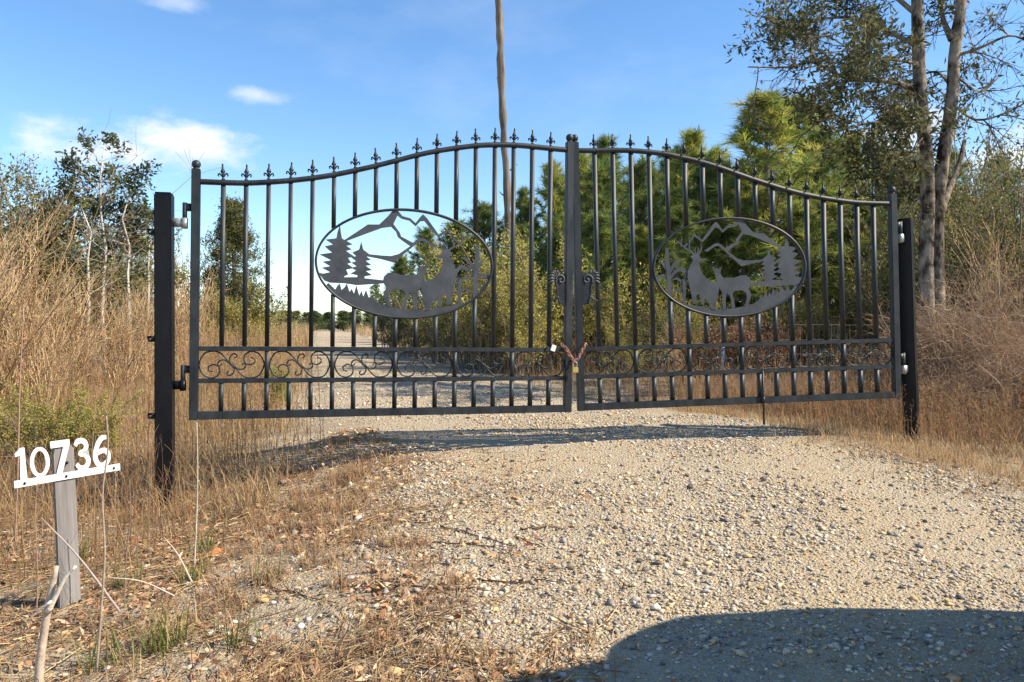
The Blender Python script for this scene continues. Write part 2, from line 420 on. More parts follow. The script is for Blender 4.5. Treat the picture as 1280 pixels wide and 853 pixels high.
X, Y = sample(14000, -2.6, 1.2, 6.4, 11.5, lambda x, y: roadmask(x, y) * np.clip(1.6 - y * .1, .3, 1)); scatter_stones(g, X, Y, np.clip(np.exp(rng.normal(size=len(X)) * .45) * .0065, .004, .02))
X, Y = sample(9000, -2.6, 0.4, 1.7, 6.0, lambda x, y: (1 - roadmask(x, y)) * np.exp(-np.maximum(xl(y) - x, 0) * 2.0) * vis(x, y))
scatter_stones(g, X, Y, np.clip(np.exp(rng.normal(size=len(X)) * .5) * .009, .004, .03), .15)
tag(link('gravel', g.mesh('gravel', M['stone'])), 'loose pale mixed gravel spread over the driveway', 'gravel', kind='stuff')
# the largest stones, one by one
X, Y = sample(1400, -.9, 2.2, 1.75, 4.4, lambda x, y: roadmask(x, y) * vis(x, y))
stone_me = []
for k in range(14):
    tv, tf = ico(.16, 40 + k); gg = Geo()
    gg.add(tv * np.array([1.0, .78, .5]), None, tf, PAL_ST[k % 13]); stone_me.append(gg.mesh('stone', M['stone'], k % 3 == 0))
for k in range(min(290, len(X))):
    o = link('stone', stone_me[rng.integers(14)], driveway); sz = float(np.clip(.0125 * math.exp(rng.normal() * .28), .009, .028))
    o.scale = (sz, sz, sz * U(.7, 1.1)); o.rotation_euler = (rng.normal() * .2, rng.normal() * .2, U(0, 6.28)); o.location = (X[k], Y[k], float(G(X[k], Y[k])) + sz * .25)

# ------------------------------------------------------------------ gate
W = 2.42
TOPC = spline([(0.0, 1.452), (.156, 1.456), (.295, 1.462), (.43, 1.477), (.563, 1.496), (.703, 1.522), (.833, 1.552), (.968, 1.590), (1.10, 1.630), (1.23, 1.673), (1.362, 1.717), (1.495, 1.754), (1.63, 1.784), (1.76, 1.809), (1.9, 1.825), (2.03, 1.832), (2.15, 1.832), (2.28, 1.829), (W, 1.828)], 4)
topz = lambda u: float(np.interp(u, TOPC[:, 0], TOPC[:, 1]))
OC, OA, OB = (1.29, .995), .585, .362
def ovalp(x, y): return (OC[0] + (x - 588) / 523 * OA, OC[1] + (425 - y) / 332 * OB)
def OV(L): return [ovalp(*p) for p in L]

# finial: a cast spear with curled side leaves
def finial_mesh():
    g = Geo()
    prof = [(0, .007), (.008, .012), (.014, .007), (.024, .006), (.032, .010), (.040, .008), (.050, .013), (.058, .015), (.066, .010), (.080, .006), (.092, .0045), (.096, .006), (.101, .005), (.106, .001)]
    tube(g, [(0, 0, z) for z, r in prof], [r for z, r in prof], 8)
    for a in range(4):
        c_, s_ = math.cos(a * math.pi / 2), math.sin(a * math.pi / 2)
        path = [(.004, .022), (.014, .037), (.022, .043), (.028, .038), (.027, .029), (.022, .028)]
        tube(g, [(r * c_, r * s_, z) for r, z in spline(path, 3)], np.interp(np.linspace(0, 1, 16), [0, .5, 1], [.004, .0055, .003]), 5)
    return g.mesh('finial', M['black'], True, False)
FIN = finial_mesh()
def ball_mesh():
    bm = bmesh.new(); bmesh.ops.create_uvsphere(bm, u_segments=16, v_segments=10, radius=.027)
    bmesh.ops.translate(bm, verts=bm.verts, vec=(0, 0, .03))
    bmesh.ops.create_cone(bm, cap_ends=True, segments=16, radius1=.026, radius2=.015, depth=.012, matrix=Matrix.Translation((0, 0, .004)))
    for f in bm.faces: f.smooth = True
    me = bpy.data.meshes.new('ball_cap'); bm.to_mesh(me); bm.free(); me.materials.append(M['black']); return me
BALL = ball_mesh()

def scroll_mesh(u0, u1, z0, z1):
    g = Geo(); f = lambda L: [(u0 + (x - 92) / 425 * (u1 - u0), 0, z1 - (y - 92) / 178 * (z1 - z0)) for x, y in L]
    half = [[(300, 187), (262, 135), (220, 100), (175, 93), (125, 110), (93, 180), (120, 245), (175, 268), (220, 245), (222, 200), (190, 180), (155, 195), (158, 220), (185, 228)],
            [(300, 182), (288, 150), (300, 118), (326, 110), (336, 126), (322, 138)],
            [(285, 168), (255, 150), (225, 155), (213, 178), (225, 188), (240, 176)]]
    for L in half:
        for rot in (0, 1):
            pts = [(609 - x, 361 - y) for x, y in L] if rot else L
            P = spline(f(pts), 6); tube(g, P, np.interp(np.linspace(0, 1, len(P)), [0, .8, 1], [.0052, .0052, .004]), 6)
    c0 = f([(285, 165), (325, 205)]); tube(g, c0, .0075, 6)
    return g.mesh('scroll', M['black'], True, False)

MOUNT = [(225, 300), (300, 245), (360, 200), (425, 197), (470, 150), (500, 112), (535, 112), (560, 140), (605, 150), (637, 178), (662, 142), (680, 122), (702, 142), (775, 240), (828, 203), (865, 250), (905, 283), (898, 292), (862, 266), (828, 219), (775, 259), (742, 228), (688, 162), (665, 166), (637, 197), (600, 165), (555, 156), (530, 138), (507, 190), (545, 240), (552, 262), (622, 297), (663, 266), (690, 268), (765, 313), (742, 322), (690, 286), (666, 283), (628, 316), (512, 421), (440, 403), (368, 391), (340, 385), (368, 376), (440, 381), (495, 382), (540, 368), (606, 318), (558, 286), (533, 266), (523, 236), (494, 207), (440, 217), (370, 247), (240, 304)]
TREE1 = [(198, 205), (207, 250), (215, 290), (275, 322), (240, 332), (270, 352), (238, 362), (288, 395), (250, 402), (268, 430), (246, 437), (282, 462), (240, 472), (252, 500), (230, 512), (228, 548), (160, 548), (150, 520), (108, 500), (150, 490), (103, 465), (150, 455), (108, 430), (155, 420), (90, 388), (160, 375), (118, 340), (165, 327), (123, 300), (183, 290), (190, 250)]
TREE2 = [(323, 303), (335, 350), (382, 385), (355, 391), (380, 410), (350, 416), (382, 440), (350, 446), (387, 470), (352, 477), (387, 500), (345, 508), (342, 540), (302, 540), (303, 503), (263, 495), (295, 475), (268, 460), (298, 450), (268, 430), (295, 420), (268, 400), (295, 390), (273, 370), (312, 350)]
HILL = [(84, 492), (150, 512), (225, 517), (300, 514), (345, 520), (450, 528), (474, 545), (400, 553), (300, 562), (230, 553), (150, 552), (118, 540)]
DOE = [(450, 530), (455, 505), (480, 483), (520, 480), (560, 495), (640, 495), (660, 470), (657, 450), (646, 416), (668, 436), (690, 433), (717, 418), (703, 455), (692, 490), (686, 520), (690, 548), (668, 560), (652, 590), (650, 640), (650, 706), (626, 706), (628, 640), (620, 598), (603, 600), (590, 645), (588, 694), (566, 694), (574, 640), (580, 604), (565, 582), (512, 580), (487, 600), (482, 632), (497, 684), (478, 684), (460, 640), (453, 603), (470, 570), (458, 556)]
BUCK = [(682, 530), (740, 512), (780, 470), (800, 422), (800, 388), (765, 384), (758, 370), (793, 362), (800, 342), (830, 336), (862, 350), (842, 374), (862, 410), (880, 450), (882, 490), (868, 560), (858, 605), (852, 664), (826, 664), (826, 615), (818, 602), (800, 604), (793, 668), (775, 674), (770, 625), (748, 642), (728, 700), (698, 706), (690, 655), (680, 620), (672, 565)]
def medallion(root, fs):
    med = link('medallion', None, root)
    g = Geo(); a = np.linspace(0, 2 * math.pi, 97)
    rin = [(OC[0] + (OA - .014) * math.cos(t), OC[1] + (OB - .014) * math.sin(t)) for t in a]
    rout = [(OC[0] + OA * math.cos(t), OC[1] + OB * math.sin(t)) for t in a]
    V, Q = [], []
    for i in range(96):
        for (p, y) in ((rout[i], -.016), (rout[i], .016), (rin[i], .016), (rin[i], -.016)): V.append((p[0], y, p[1]))
    for i in range(96):
        j = (i + 1) % 96
        for k in range(4): Q.append((i * 4 + k, j * 4 + k, j * 4 + (k + 1) % 4, i * 4 + (k + 1) % 4))
    g.add(V, Q); link('frame_ring', g.mesh('frame_ring', M['black'], False, False), med)
    y0 = .006 * fs
    at = lambda off: (lambda a_, b_, t: (a_, y0 + off * fs + t, b_))
    th = .005
    def inside(L):                      # keep the cut sheet within the ring
        out = []
        for p, q in L:
            dx, dz = (p - OC[0]) / (OA - .007), (q - OC[1]) / (OB - .007); r = math.hypot(dx, dz)
            out.append((OC[0] + dx / max(r, 1) * (OA - .007), OC[1] + dz / max(r, 1) * (OB - .007)))
        return out
    part = lambda nm, L, off: link(nm, plate(nm, inside(OV(L)), th, M['plate'], at(off)), med)
    part('mountain', MOUNT, 0); part('spruce', TREE1, .0012); part('spruce', TREE2, .0014); part('hill', HILL, .0026)
    top = [(140, 552), (165, 575), (180, 590), (190, 570), (205, 553), (215, 592), (232, 575), (245, 553), (260, 602), (272, 583), (285, 612), (298, 562), (315, 622), (328, 593), (338, 628), (353, 588), (370, 634), (386, 618), (400, 645), (440, 672), (500, 686), (560, 696), (640, 702), (700, 702), (780, 684), (880, 668), (950, 657), (1010, 636)]
    bot = [(588 + 523 * math.cos(t), 425 + 332 * math.sin(t)) for t in np.linspace(.62, 2.68, 26)]
    part('grassy_bank', top + bot, .0018)
    part('doe', DOE, .0032); bk = part('buck', BUCK, .0044)
    for L, w in (([(806, 342), (792, 318), (783, 296), (786, 272)], [12, 9, 7, 3]), ([(814, 340), (806, 312), (806, 288)], [10, 7, 3]), ([(822, 338), (828, 312), (822, 290)], [9, 7, 3]),
                 ([(830, 340), (852, 322), (884, 302), (920, 272), (962, 236)], [13, 12, 10, 8, 3]), ([(866, 318), (864, 285), (864, 240)], [10, 8, 3]), ([(916, 282), (918, 250), (912, 216)], [9, 7, 3])):
        P = spline(L, 4); ww = np.interp(np.linspace(0, 1, len(P)), np.linspace(0, 1, len(w)), w)
        part('antler', stroke(P, ww), .0038 + .0002 * w[0] / 10)
    k = 0
    for L, w in (([(1004, 645), (1003, 540), (1005, 450), (1012, 380), (1012, 296)], [32, 30, 30, 28, 22]), ([(908, 664), (904, 590), (905, 525), (912, 500)], [22, 20, 16, 8]),
                 ([(1000, 465), (975, 415), (945, 385), (914, 374)], [12, 24, 22, 3]), ([(1005, 460), (1030, 410), (1066, 368)], [12, 22, 4]), ([(1000, 500), (960, 450), (915, 435), (886, 462), (888, 495)], [12, 22, 26, 18, 3]),
                 ([(1008, 500), (1045, 478), (1078, 490), (1090, 520)], [10, 22, 24, 3]), ([(905, 545), (925, 510), (955, 495), (982, 505)], [9, 16, 16, 3]), ([(905, 560), (880, 530), (866, 545)], [9, 15, 3]), ([(906, 590), (935, 565), (965, 580), (975, 605)], [9, 14, 14, 3]), ([(905, 530), (890, 505), (872, 500)], [8, 13, 3])):
        P = spline(L, 4); ww = np.interp(np.linspace(0, 1, len(P)), np.linspace(0, 1, len(w)), w); k += 1
        part('fern_frond', stroke(P, ww), -.0012 - .0006 * k)

def lock_plate(root, fs, ust):
    # half of a cast shield with a mesh-stamped face, a spiral and plumes, welded to the meeting stile
    u1 = ust; f = lambda L: [(u1 - (300 - x) / 853 * .585, .988 - (y - 165) / 853 * .56) for x, y in L]
    yb = .014 * fs
    body = f([(300, 195), (250, 200), (205, 225), (186, 265), (192, 320), (205, 390), (212, 440), (225, 490), (245, 530), (300, 540)])
    lp = link('lock_plate', plate('lock_plate', body, .006, M['black'], lambda a, b, t: (a, yb + t, b)), root)
    g = Geo()
    for iz in range(13):
        for iu in range(8):
            x = 205 + iu * 13 + (iz % 2) * 6.5; y = 325 + iz * 16
            if x > 296 or x < 200 + (y - 320) * .13: continue
            (u_, z_), = f([(x, y)]); r = .0034
            g.add([(u_ - r, yb + .004 * fs, z_), (u_, yb + .004 * fs, z_ - r), (u_ + r, yb + .004 * fs, z_), (u_, yb + .004 * fs, z_ + r), (u_, yb + .008 * fs, z_)], None, [(0, 1, 4), (1, 2, 4), (2, 3, 4), (3, 0, 4)])
    link('stamped_mesh', g.mesh('stamped_mesh', M['plate'], False, False), lp)
    g = Geo(); P = spline(f([(192, 300), (190, 258), (212, 228), (248, 222), (276, 246), (276, 280), (252, 298), (230, 282), (234, 262), (252, 262)]), 5)
    tube(g, [(p[0], yb + .006 * fs, p[1]) for p in P], .0065, 7); link('spiral', g.mesh('spiral', M['plate'], True, False), lp)
    g = Geo(); P = spline(f([(188, 290), (205, 345), (206, 400), (214, 440), (190, 470), (150, 492), (142, 502)]), 5)
    tube(g, [(p[0], yb + .002 * fs, p[1]) for p in P], np.linspace(.009, .004, len(P)), 7)
    P = spline(f([(212, 445), (228, 490), (240, 528)]), 4); tube(g, [(p[0], yb + .004 * fs, p[1]) for p in P], .008, 6)
    P = spline(f([(206, 450), (190, 490), (180, 515)]), 4); tube(g, [(p[0], yb + .004 * fs, p[1]) for p in P], np.linspace(.008, .003, len(P)), 6)
    link('tail', g.mesh('tail', M['black'], True, False), lp)
    for L in ([(186, 285), (150, 285), (112, 308)], [(186, 275), (150, 255), (112, 268)], [(188, 262), (155, 225), (116, 232)], [(190, 250), (165, 200), (130, 200)], [(196, 238), (185, 190), (155, 172)], [(205, 230), (212, 190), (200, 168)]):
        P = spline(f(L), 5); g = Geo(); tube(g, [(p[0], yb + .003 * fs, p[1]) for p in P], np.interp(np.linspace(0, 1, len(P)), [0, .6, 1], [.004, .0095, .005]), 6)
        link('plume', g.mesh('plume', M['plate'], True, False), lp)

def bx(name, lo, hi, parent, mat=None):
    g = Geo(); box(g, lo, hi); return link(name, g.mesh(name, mat or M['black'], False, False), parent)

PU = [.156 + i * (2.28 - .156) / 16 for i in range(17)]
def gate_leaf(hinge, udir, zdir, fs, label):
    u_ = Vector(udir).normalized(); v_ = Vector(zdir).cross(u_).normalized(); z_ = u_.cross(v_).normalized()
    root = empty('gate_leaf'); root.matrix_world = Matrix(((u_.x, v_.x, z_.x, hinge[0]), (u_.y, v_.y, z_.y, hinge[1]), (u_.z, v_.z, z_.z, hinge[2]), (0, 0, 0, 1)))
    tag(root, label, 'gate', 'leaves of the double gate')
    S = .025
    for nm, u0, zt in (('hinge_stile', 0, 1.527), ('meeting_stile', W, 1.885)):
        st = link(nm, bevel_box(nm, (u0 - S, -S, 0), (u0 + S, S, zt), M['black'], .003), root)
        o = link('ball_cap', BALL, st); o.location = (u0, 0, zt)
    i0, i1 = S - .001, W - S + .001
    link('bottom_rail', bevel_box('bottom_rail', (i0, -.023, .002), (i1, .023, .05), M['black'], .003), root)
    for zc in (.237, .434): link('cross_rail', bevel_box('cross_rail', (i0, -.017, zc - .014), (i1, .017, zc + .014), M['black'], .002), root)
    g = Geo(); T = np.concatenate([[(.02, TOPC[0, 1])], TOPC[(TOPC[:, 0] > .03) & (TOPC[:, 0] < W - .03)], [(W - .02, TOPC[-1, 1])]]); V, Q = [], []
    for p in T: V += [(p[0], -.02, p[1] - .014), (p[0], .02, p[1] - .014), (p[0], .02, p[1] + .014), (p[0], -.02, p[1] + .014)]
    for i in range(len(T) - 1):
        for k in range(4): Q.append((i * 4 + k, i * 4 + (k + 1) % 4, i * 4 + 4 + (k + 1) % 4, i * 4 + 4 + k))
    g.add(V, Q); link('top_rail', g.mesh('top_rail', M['black'], False, False), root)
    h = .0135
    for i, u in enumerate(PU):
        zt = topz(u) - .012; through = (i % 3 == 2)
        zb = .449 if not through else .449
        e = 1 - ((u - OC[0]) / OA) ** 2
        if e > 0:
            dz = OB * math.sqrt(e) - .004
            pk = bx('picket', (u - h, -h, OC[1] + dz), (u + h, h, zt), root)
            if OC[1] - dz > zb + .01: bx('picket', (u - h, -h, zb), (u + h, h, OC[1] - dz), root)
        else: pk = bx('picket', (u - h, -h, zb), (u + h, h, zt), root)
        fo = link('finial', FIN, pk); fo.location = (u, 0, topz(u) + .012); fo.rotation_euler = (rng.normal() * .02, rng.normal() * .03, U(-.2, .2))
        bx('short_picket', (u - h, -h, .049), (u + h, h, .224), root)
        if through: bx('short_picket', (u - h, -h, .25), (u + h, h, .421), root)
    edges = [S] + [PU[i] for i in (2, 5, 8, 11, 14)] + [W - S]
    for i in range(6):
        a = edges[i] + (h if i else 0) + .002; b_ = edges[i + 1] - (h if i < 5 else 0) - .002
        link('scroll', scroll_mesh(a, b_, .252, .419), root)
    medallion(root, fs); lock_plate(root, fs, W - S)
    for zc in (1.27, .285):
        g = Geo(); tube(g, [(-.062, 0, zc + z) for z in (-.06, -.01, .05)], .014, 10); tube(g, [(-.062, 0, zc - .06), (-.062, 0, zc - .075)], .018, 10)
        box(g, (-.062, -.012, zc - .0), (-.024, .012, zc + .045)); link('hinge_barrel', g.mesh('hinge_barrel', M['black'], False, False), root)
    return root
HL, LL = Vector((-1.94, 4.63, .614)), Vector((.378, 5.3, .590))
HR, LR = Vector((2.88, 5.69, .655)), Vector((.466, 5.34, .594))
gl = gate_leaf(HL, (LL - HL), (0, 0, 1), -1, 'black iron gate leaf hung on the post behind the house number sign')
ur = (LR - HR).normalized(); gr = gate_leaf(HR, ur, (0, 0, 1), 1, 'slightly tilted black iron gate leaf with a drop rod under its bottom rail')
g = Geo(); tube(g, [(1.075, -.0, .24), (1.075, .0, -.15)], .008, 8); tube(g, [(1.075, 0, .05), (1.075, 0, .01)], .013, 8)
dr = link('drop_rod', g.mesh('drop_rod', M['black'], True, False), gr); dr.location = (0, .032, 0)

# ---- posts
def gate_post(base, top, rot, size, label, hinge_z, toward, tabs):
    base = Vector(base); top = Vector(top); H = (top - base).length
    root = empty('gate_post', base); z_ = (top - base).normalized()
    x_ = Vector((math.cos(rot), math.sin(rot), 0)); x_ = (x_ - z_ * x_.dot(z_)).normalized(); y_ = z_.cross(x_)
    root.matrix_world = Matrix(((x_.x, y_.x, z_.x, base.x), (x_.y, y_.y, z_.y, base.y), (x_.z, y_.z, z_.z, base.z), (0, 0, 0, 1)))
    inv_ = root.matrix_world.inverted()
    s = size / 2
    link('shaft', bevel_box('shaft', (-s, -s, -.25), (s, s, H - .004), M['post'], .006), root)
    link('cap', bevel_box('cap', (-s + .003, -s + .003, H - .004), (s - .003, s - .003, H + .004), M['post'], .003), root)
    for wp in hinge_z:                       # strap from the post to the hinge barrel
        p = inv_ @ Vector(wp); g = Geo(); d = Vector((p.x, p.y, 0)).normalized(); q = d * (s * .8)
        n_ = Vector((-d.y, d.x, 0)) * .011
        V = []
        for c in (Vector((q.x, q.y, p.z)), Vector((p.x, p.y, p.z))):
            for a, b_ in ((-1, -.026), (1, -.026), (1, .026), (-1, .026)): V.append(c + n_ * a + Vector((0, 0, b_)))
        g.add([v[:] for v in V], [(0, 1, 5, 4), (1, 2, 6, 5), (2, 3, 7, 6), (3, 0, 4, 7), (0, 3, 2, 1), (4, 5, 6, 7)])
        ha = link('hinge_arm', g.mesh('hinge_arm', M['galv'] if wp[2] > 1.3 or toward > 0 else M['post'], False, False), root)
        g = Geo(); tube(g, [(p.x, p.y, p.z - .035), (p.x, p.y, p.z + .028)], .019, 10); link('hinge_socket', g.mesh('hinge_socket', M['galv'] if wp[2] > 1.3 or toward > 0 else M['post'], True, False), ha)
    for z0 in tabs:
        g = Geo(); L = [(-s - .036, z0 - .018), (-s + .002, z0 - .018), (-s + .002, z0 + .018), (-s - .036, z0 + .018)]
        hole = [(-s - .02 + .005 * math.cos(t), z0 + .005 * math.sin(t)) for t in np.linspace(math.pi * 1.25, math.pi * 3.25, 9)[:-1]]
        # square tab with a bolt hole, both rims bridged
        V = [(x, y, z) for y in (-s - .004, -s + .002) for x, z in L] + [(x, y, z) for y in (-s - .004, -s + .002) for x, z in hole]
        Q = []
        for off, hf in ((0, 8), (4, 16)):
            for k in range(4): Q.append((off + k, off + (k + 1) % 4, hf + (2 * k + 2) % 8, hf + 2 * k)); 
        T = []
        for off, hf in ((0, 8), (4, 16)):
            for k in range(4): T.append((hf + 2 * k, hf + (2 * k + 2) % 8, hf + 2 * k + 1))
        T = []
        Q = []
        for off, hf in ((0, 8), (4, 16)):
            for k in range(4):
                T += [(off + k, hf + 2 * k, hf + (2 * k + 1)), (off + (k + 1) % 4, hf + (2 * k + 1), hf + (2 * k + 2) % 8)]
                T += [(off + k, off + (k + 1) % 4, hf + 2 * k + 1)]
        for k in range(4): Q.append((k, (k + 1) % 4, 4 + (k + 1) % 4, 4 + k))
        for k in range(8): Q.append((8 + k, 8 + (k + 1) % 8, 16 + (k + 1) % 8, 16 + k))
        g.add(V, Q, T); link('side_tab', g.mesh('side_tab', M['post'], False, False), root)
    tag(root, label, 'gate post', 'gate posts'); return root
def lw(leaf, u, z): return leaf.matrix_world @ Vector((u, 0, z))
bpy.context.view_layer.update()
pl_b = (-2.10, 4.60, float(G(-2.10, 4.60)))
gate_post(pl_b, (-2.105, 4.60, 1.985), math.radians(13), .098, 'upright square black steel post with bolt tabs behind the house number sign',
          [lw(gl, -.062, 1.27 - .072), lw(gl, -.062, .285 - .072)], -1, (1.66, 1.02, .56))
pr_b = (3.04, 5.78, float(G(3.04, 5.78)))
gate_post(pr_b, (2.985, 5.78, 2.005), math.radians(-38), .10, 'leaning square black steel post standing beside tangled brown brush',
          [lw(gr, -.062, 1.27 - .072), lw(gr, -.062, .285 - .072)], 1, ())

# ---- chain, padlock, tag
def link_mesh():
    g = Geo(); P = []
    a, r = .007, .008
    for t in np.linspace(-math.pi / 2, math.pi / 2, 6): P.append((a + r * math.cos(t), r * math.sin(t), 0))
    for t in np.linspace(math.pi / 2, 1.5 * math.pi, 6): P.append((-a + r * math.cos(t), r * math.sin(t), 0))
    P.append(P[0]); tube(g, P, .0034, 6, None, False); return g.mesh('chain_link', M['rust'], True, False)
CL = link_mesh()
chain = empty('chain', (.42, 5.25, 1.0)); tag(chain, 'rusty steel chain wrapped round both meeting stiles of the gate', 'chain')
mc = (LL + LR) / 2; dg = Vector((1, .2, 0)).normalized(); nf = Vector((.2, -1, 0)).normalized()
def cpt(a, fr, z): return mc + dg * a + nf * fr + Vector((0, 0, z - mc.z))
cp = spline([cpt(-.066, -.045, 1.045)[:], cpt(-.085, .02, 1.05)[:], cpt(-.06, .045, 1.04)[:], cpt(-.03, .06, .985)[:], cpt(.0, .065, .945)[:], cpt(.03, .06, .98)[:], cpt(.055, .05, 1.03)[:], cpt(.088, .04, 1.065)[:], cpt(.095, -.03, 1.05)[:], cpt(.05, -.055, 1.03)[:], cpt(0, -.06, .99)[:], cpt(-.066, -.045, 1.045)[:]], 10)
cp2 = spline([cpt(-.08, .03, 1.06)[:], cpt(-.045, .055, 1.0)[:], cpt(-.01, .072, .955)[:], cpt(.02, .07, .965)[:], cpt(.05, .062, 1.015)[:], cpt(.085, .05, 1.075)[:]], 10)
for P in (cp, cp2):
    dl = np.concatenate([[0], np.cumsum(np.linalg.norm(np.diff(P, axis=0), axis=1))])
    for k, s in enumerate(np.arange(0, dl[-1], .0215)):
        p = Vector([np.interp(s, dl, P[:, i]) for i in range(3)]); q = Vector([np.interp(min(s + .01, dl[-1]), dl, P[:, i]) for i in range(3)]); r = Vector([np.interp(max(s - .01, 0), dl, P[:, i]) for i in range(3)])
        o = link('chain_link', CL, chain); o.location = p - chain.location
        o.rotation_euler = ((q - r).normalized().to_track_quat('X', 'Z') @ Matrix.Rotation(math.pi / 2 * (k % 2) + .6, 3, 'X').to_quaternion()).to_euler()
pd = empty('padlock', cpt(.0, .07, .885)); tag(pd, 'brass padlock hanging from the rusty chain', 'padlock')
pd.rotation_euler = (0, 0, .2)
link('lock_body', bevel_box('lock_body', (-.021, -.011, -.018), (.021, .011, .022), M['brass'], .003), pd)
g = Geo(); tube(g, [(-.014, 0, .02), (-.014, 0, .042)] + [(.014 * -math.cos(t), 0, .044 + .014 * math.sin(t)) for t in np.linspace(0.1, math.pi - .1, 8)] + [(.014, 0, .042), (.014, 0, .02)], .0035, 8)
link('shackle', g.mesh('shackle', M['galv'], True, False), pd)
tgp = lw(gl, 2.285, .434)
tg = empty('clip_tag', tgp); tg.rotation_euler = (0, .35, .28); tag(tg, 'small white tag on a dark clip fixed to the upper cross rail', 'tag')
o = link('card', bevel_box('card', (-.004, -.034, -.004), (.03, -.0265, .04), M['white'], .002), tg)
o = link('clip', bevel_box('clip', (-.035, -.027, -.02), (.012, -.018, .02), M['black'], .003), tg)

# ---- house number sign
sb = px(87, 757, 3.0); sb[2] = G(sb[0], sb[1])
sign = empty('house_number_sign', sb); th = math.radians(50)
sx = Vector((math.cos(th), math.sin(th), 0)); sz = (Vector((-.055, 0, 1)) + Vector((0, .02, 0))).normalized(); sx = (sx - sz * sx.dot(sz)).normalized(); sy = sz.cross(sx)
sign.matrix_world = Matrix(((sx.x, sy.x, sz.x, sb[0]), (sx.y, sy.y, sz.y, sb[1]), (sx.z, sy.z, sz.z, sb[2]), (0, 0, 0, 1)))
tag(sign, 'white cut-out house number on a grey wooden stake in dry grass', 'house number sign')
L = [(-.039, -.2), (.039, -.2), (.037, .35), (.036, .622), (.012, .640), (-.012, .630), (-.030, .634), (-.037, .60), (-.036, .3)]
st = link('stake', plate('stake', L, .022, M['grey_wood']), sign)
bar = link('number_bar', plate('number_bar', [(-.228, 0), (.235, 0), (.235, .026), (-.228, .026)], .004, M['white'], lambda a, b, t: (a, t - .0145, b)), sign)
bar.location = (.012, -.002, .500); bar.rotation_euler = (0, math.radians(-1.2), 0); bar.scale = (.83, 1, 1.04)
def digit(nm, lst, x0, w, h=.118):
    bm = bmesh.new()
    me = plate(nm, [(x0 + p[0] * w, .024 + p[1] * h) for p in lst], .004, M['white'], lambda a, b, t: (a, t - .0145, b))
    return link(nm, me, bar)
W_ = .27
digit('digit_one', [(.32, 0), (.76, 0), (.70, 1), (.42, 1), (.05, .84), (.08, .74), (.38, .78)], -.222, .062)
el_ = [(.5 + .5 * math.cos(t), .5 + .5 * math.sin(t)) for t in np.linspace(-math.pi / 2 + .02, 1.5 * math.pi - .02, 40)]
eli = [(.5 + .30 * math.cos(t), .5 + .375 * math.sin(t)) for t in np.linspace(1.5 * math.pi - .02, -math.pi / 2 + .02, 40)]
digit('digit_zero', el_ + eli, -.160, .082, .112)
digit('digit_seven', [(.22, 0), (.52, 0), (1.0, .86), (1.0, 1), (.0, 1), (.02, .80), (.66, .80)], -.072, .084, .126)
P = spline([(.12, .80), (.30, .92), (.62, .92), (.80, .76), (.66, .60), (.40, .535), (.70, .47), (.88, .28), (.70, .09), (.38, .07), (.14, .22)], 5)
digit('digit_three', stroke(P * np.array([.074 / .118, 1]), np.interp(np.linspace(0, 1, len(P)), [0, .12, .5, .9, 1], [.13, .17, .165, .17, .12])) / np.array([.074 / .118, 1]), .026, .074, .122)
P = spline([(.80, .93), (.58, .93), (.36, .80), (.18, .55), (.13, .30), (.30, .09), (.58, .06), (.82, .20), (.84, .40), (.66, .52), (.40, .50), (.26, .42)], 5)
digit('digit_six', stroke(P * np.array([.082 / .122, 1]), np.interp(np.linspace(0, 1, len(P)), [0, .1, .9, 1], [.12, .17, .165, .09])) / np.array([.082 / .122, 1]), .112, .084, .122)
for x_, z_, m_ in ((-.205 + .018, .012, 0), (-.012, .012, 0), (.205, .012, 0), (-.006, .062, 1)):
    g = Geo(); tube(g, [(x_, -.0165 if not m_ else -.011, z_), (x_, -.0205, z_)], .005 if not m_ else .006, 8); link('screw', g.mesh('screw', M['post'], False, False), bar)

# ------------------------------------------------------------------ trees and shrubs
def grow(wood, tips, p, d, L, r, lev, c, par):
    k = par.get('k', 5); P = [np.array(p, float)]; d = unit(np.array(d, float))
    for i in range(k):
        d = unit(d + rng.normal(size=3) * par['wob'] + np.array([0, 0, par['up'] * (1 if lev else .5)]))
        P.append(P[-1] + d * L / k)
    P = np.array(P); R = np.linspace(r, r * par.get('tap', .45), k + 1)
    if r > par.get('rmin', .002): tube(wood, P, R, 6 if r > .03 else 4 if r > .008 else 3, c, False)
    if lev == 0:
        for q in P[1:]: tips.append((q, d))
        return
    nb = par['nb'][len(par['nb']) - lev]
    for j in range(nb):
        t = U(par.get('t0', .25), 1.0) if j else 1.0
        i = min(int(t * k), k - 1); q = P[i] + (P[i + 1] - P[i]) * (t * k - i)
        dd = unit(P[min(i + 1, k)] - P[i]); side = unit(np.cross(dd, rng.normal(size=3)))
        sp_ = par['spread'] * U(.6, 1.2) if j else par['spread'] * .3
        grow(wood, tips, q, dd * math.cos(sp_) + side * math.sin(sp_), L * par['lr'] * U(.7, 1.15), max(r * par['rr'], .0012), lev - 1, c, par)

def leafy(tips, per, spread, L, Wd, pal, droop=0, var=.2, back=.35):
    g = Geo(); P = np.repeat(np.array([t[0] for t in tips]), per, 0); D0 = np.repeat(np.array([t[1] for t in tips]), per, 0); n = len(P)
    P = P + rng.normal(size=(n, 3)) * spread
    D = unit(D0 * .6 + rdir(n) * 1.0 + np.array([0, 0, -droop]))
    leaves(g, P, D, L * U(.6, 1.25, n), Wd * U(.7, 1.2, n), pick(pal, n, var)); return g

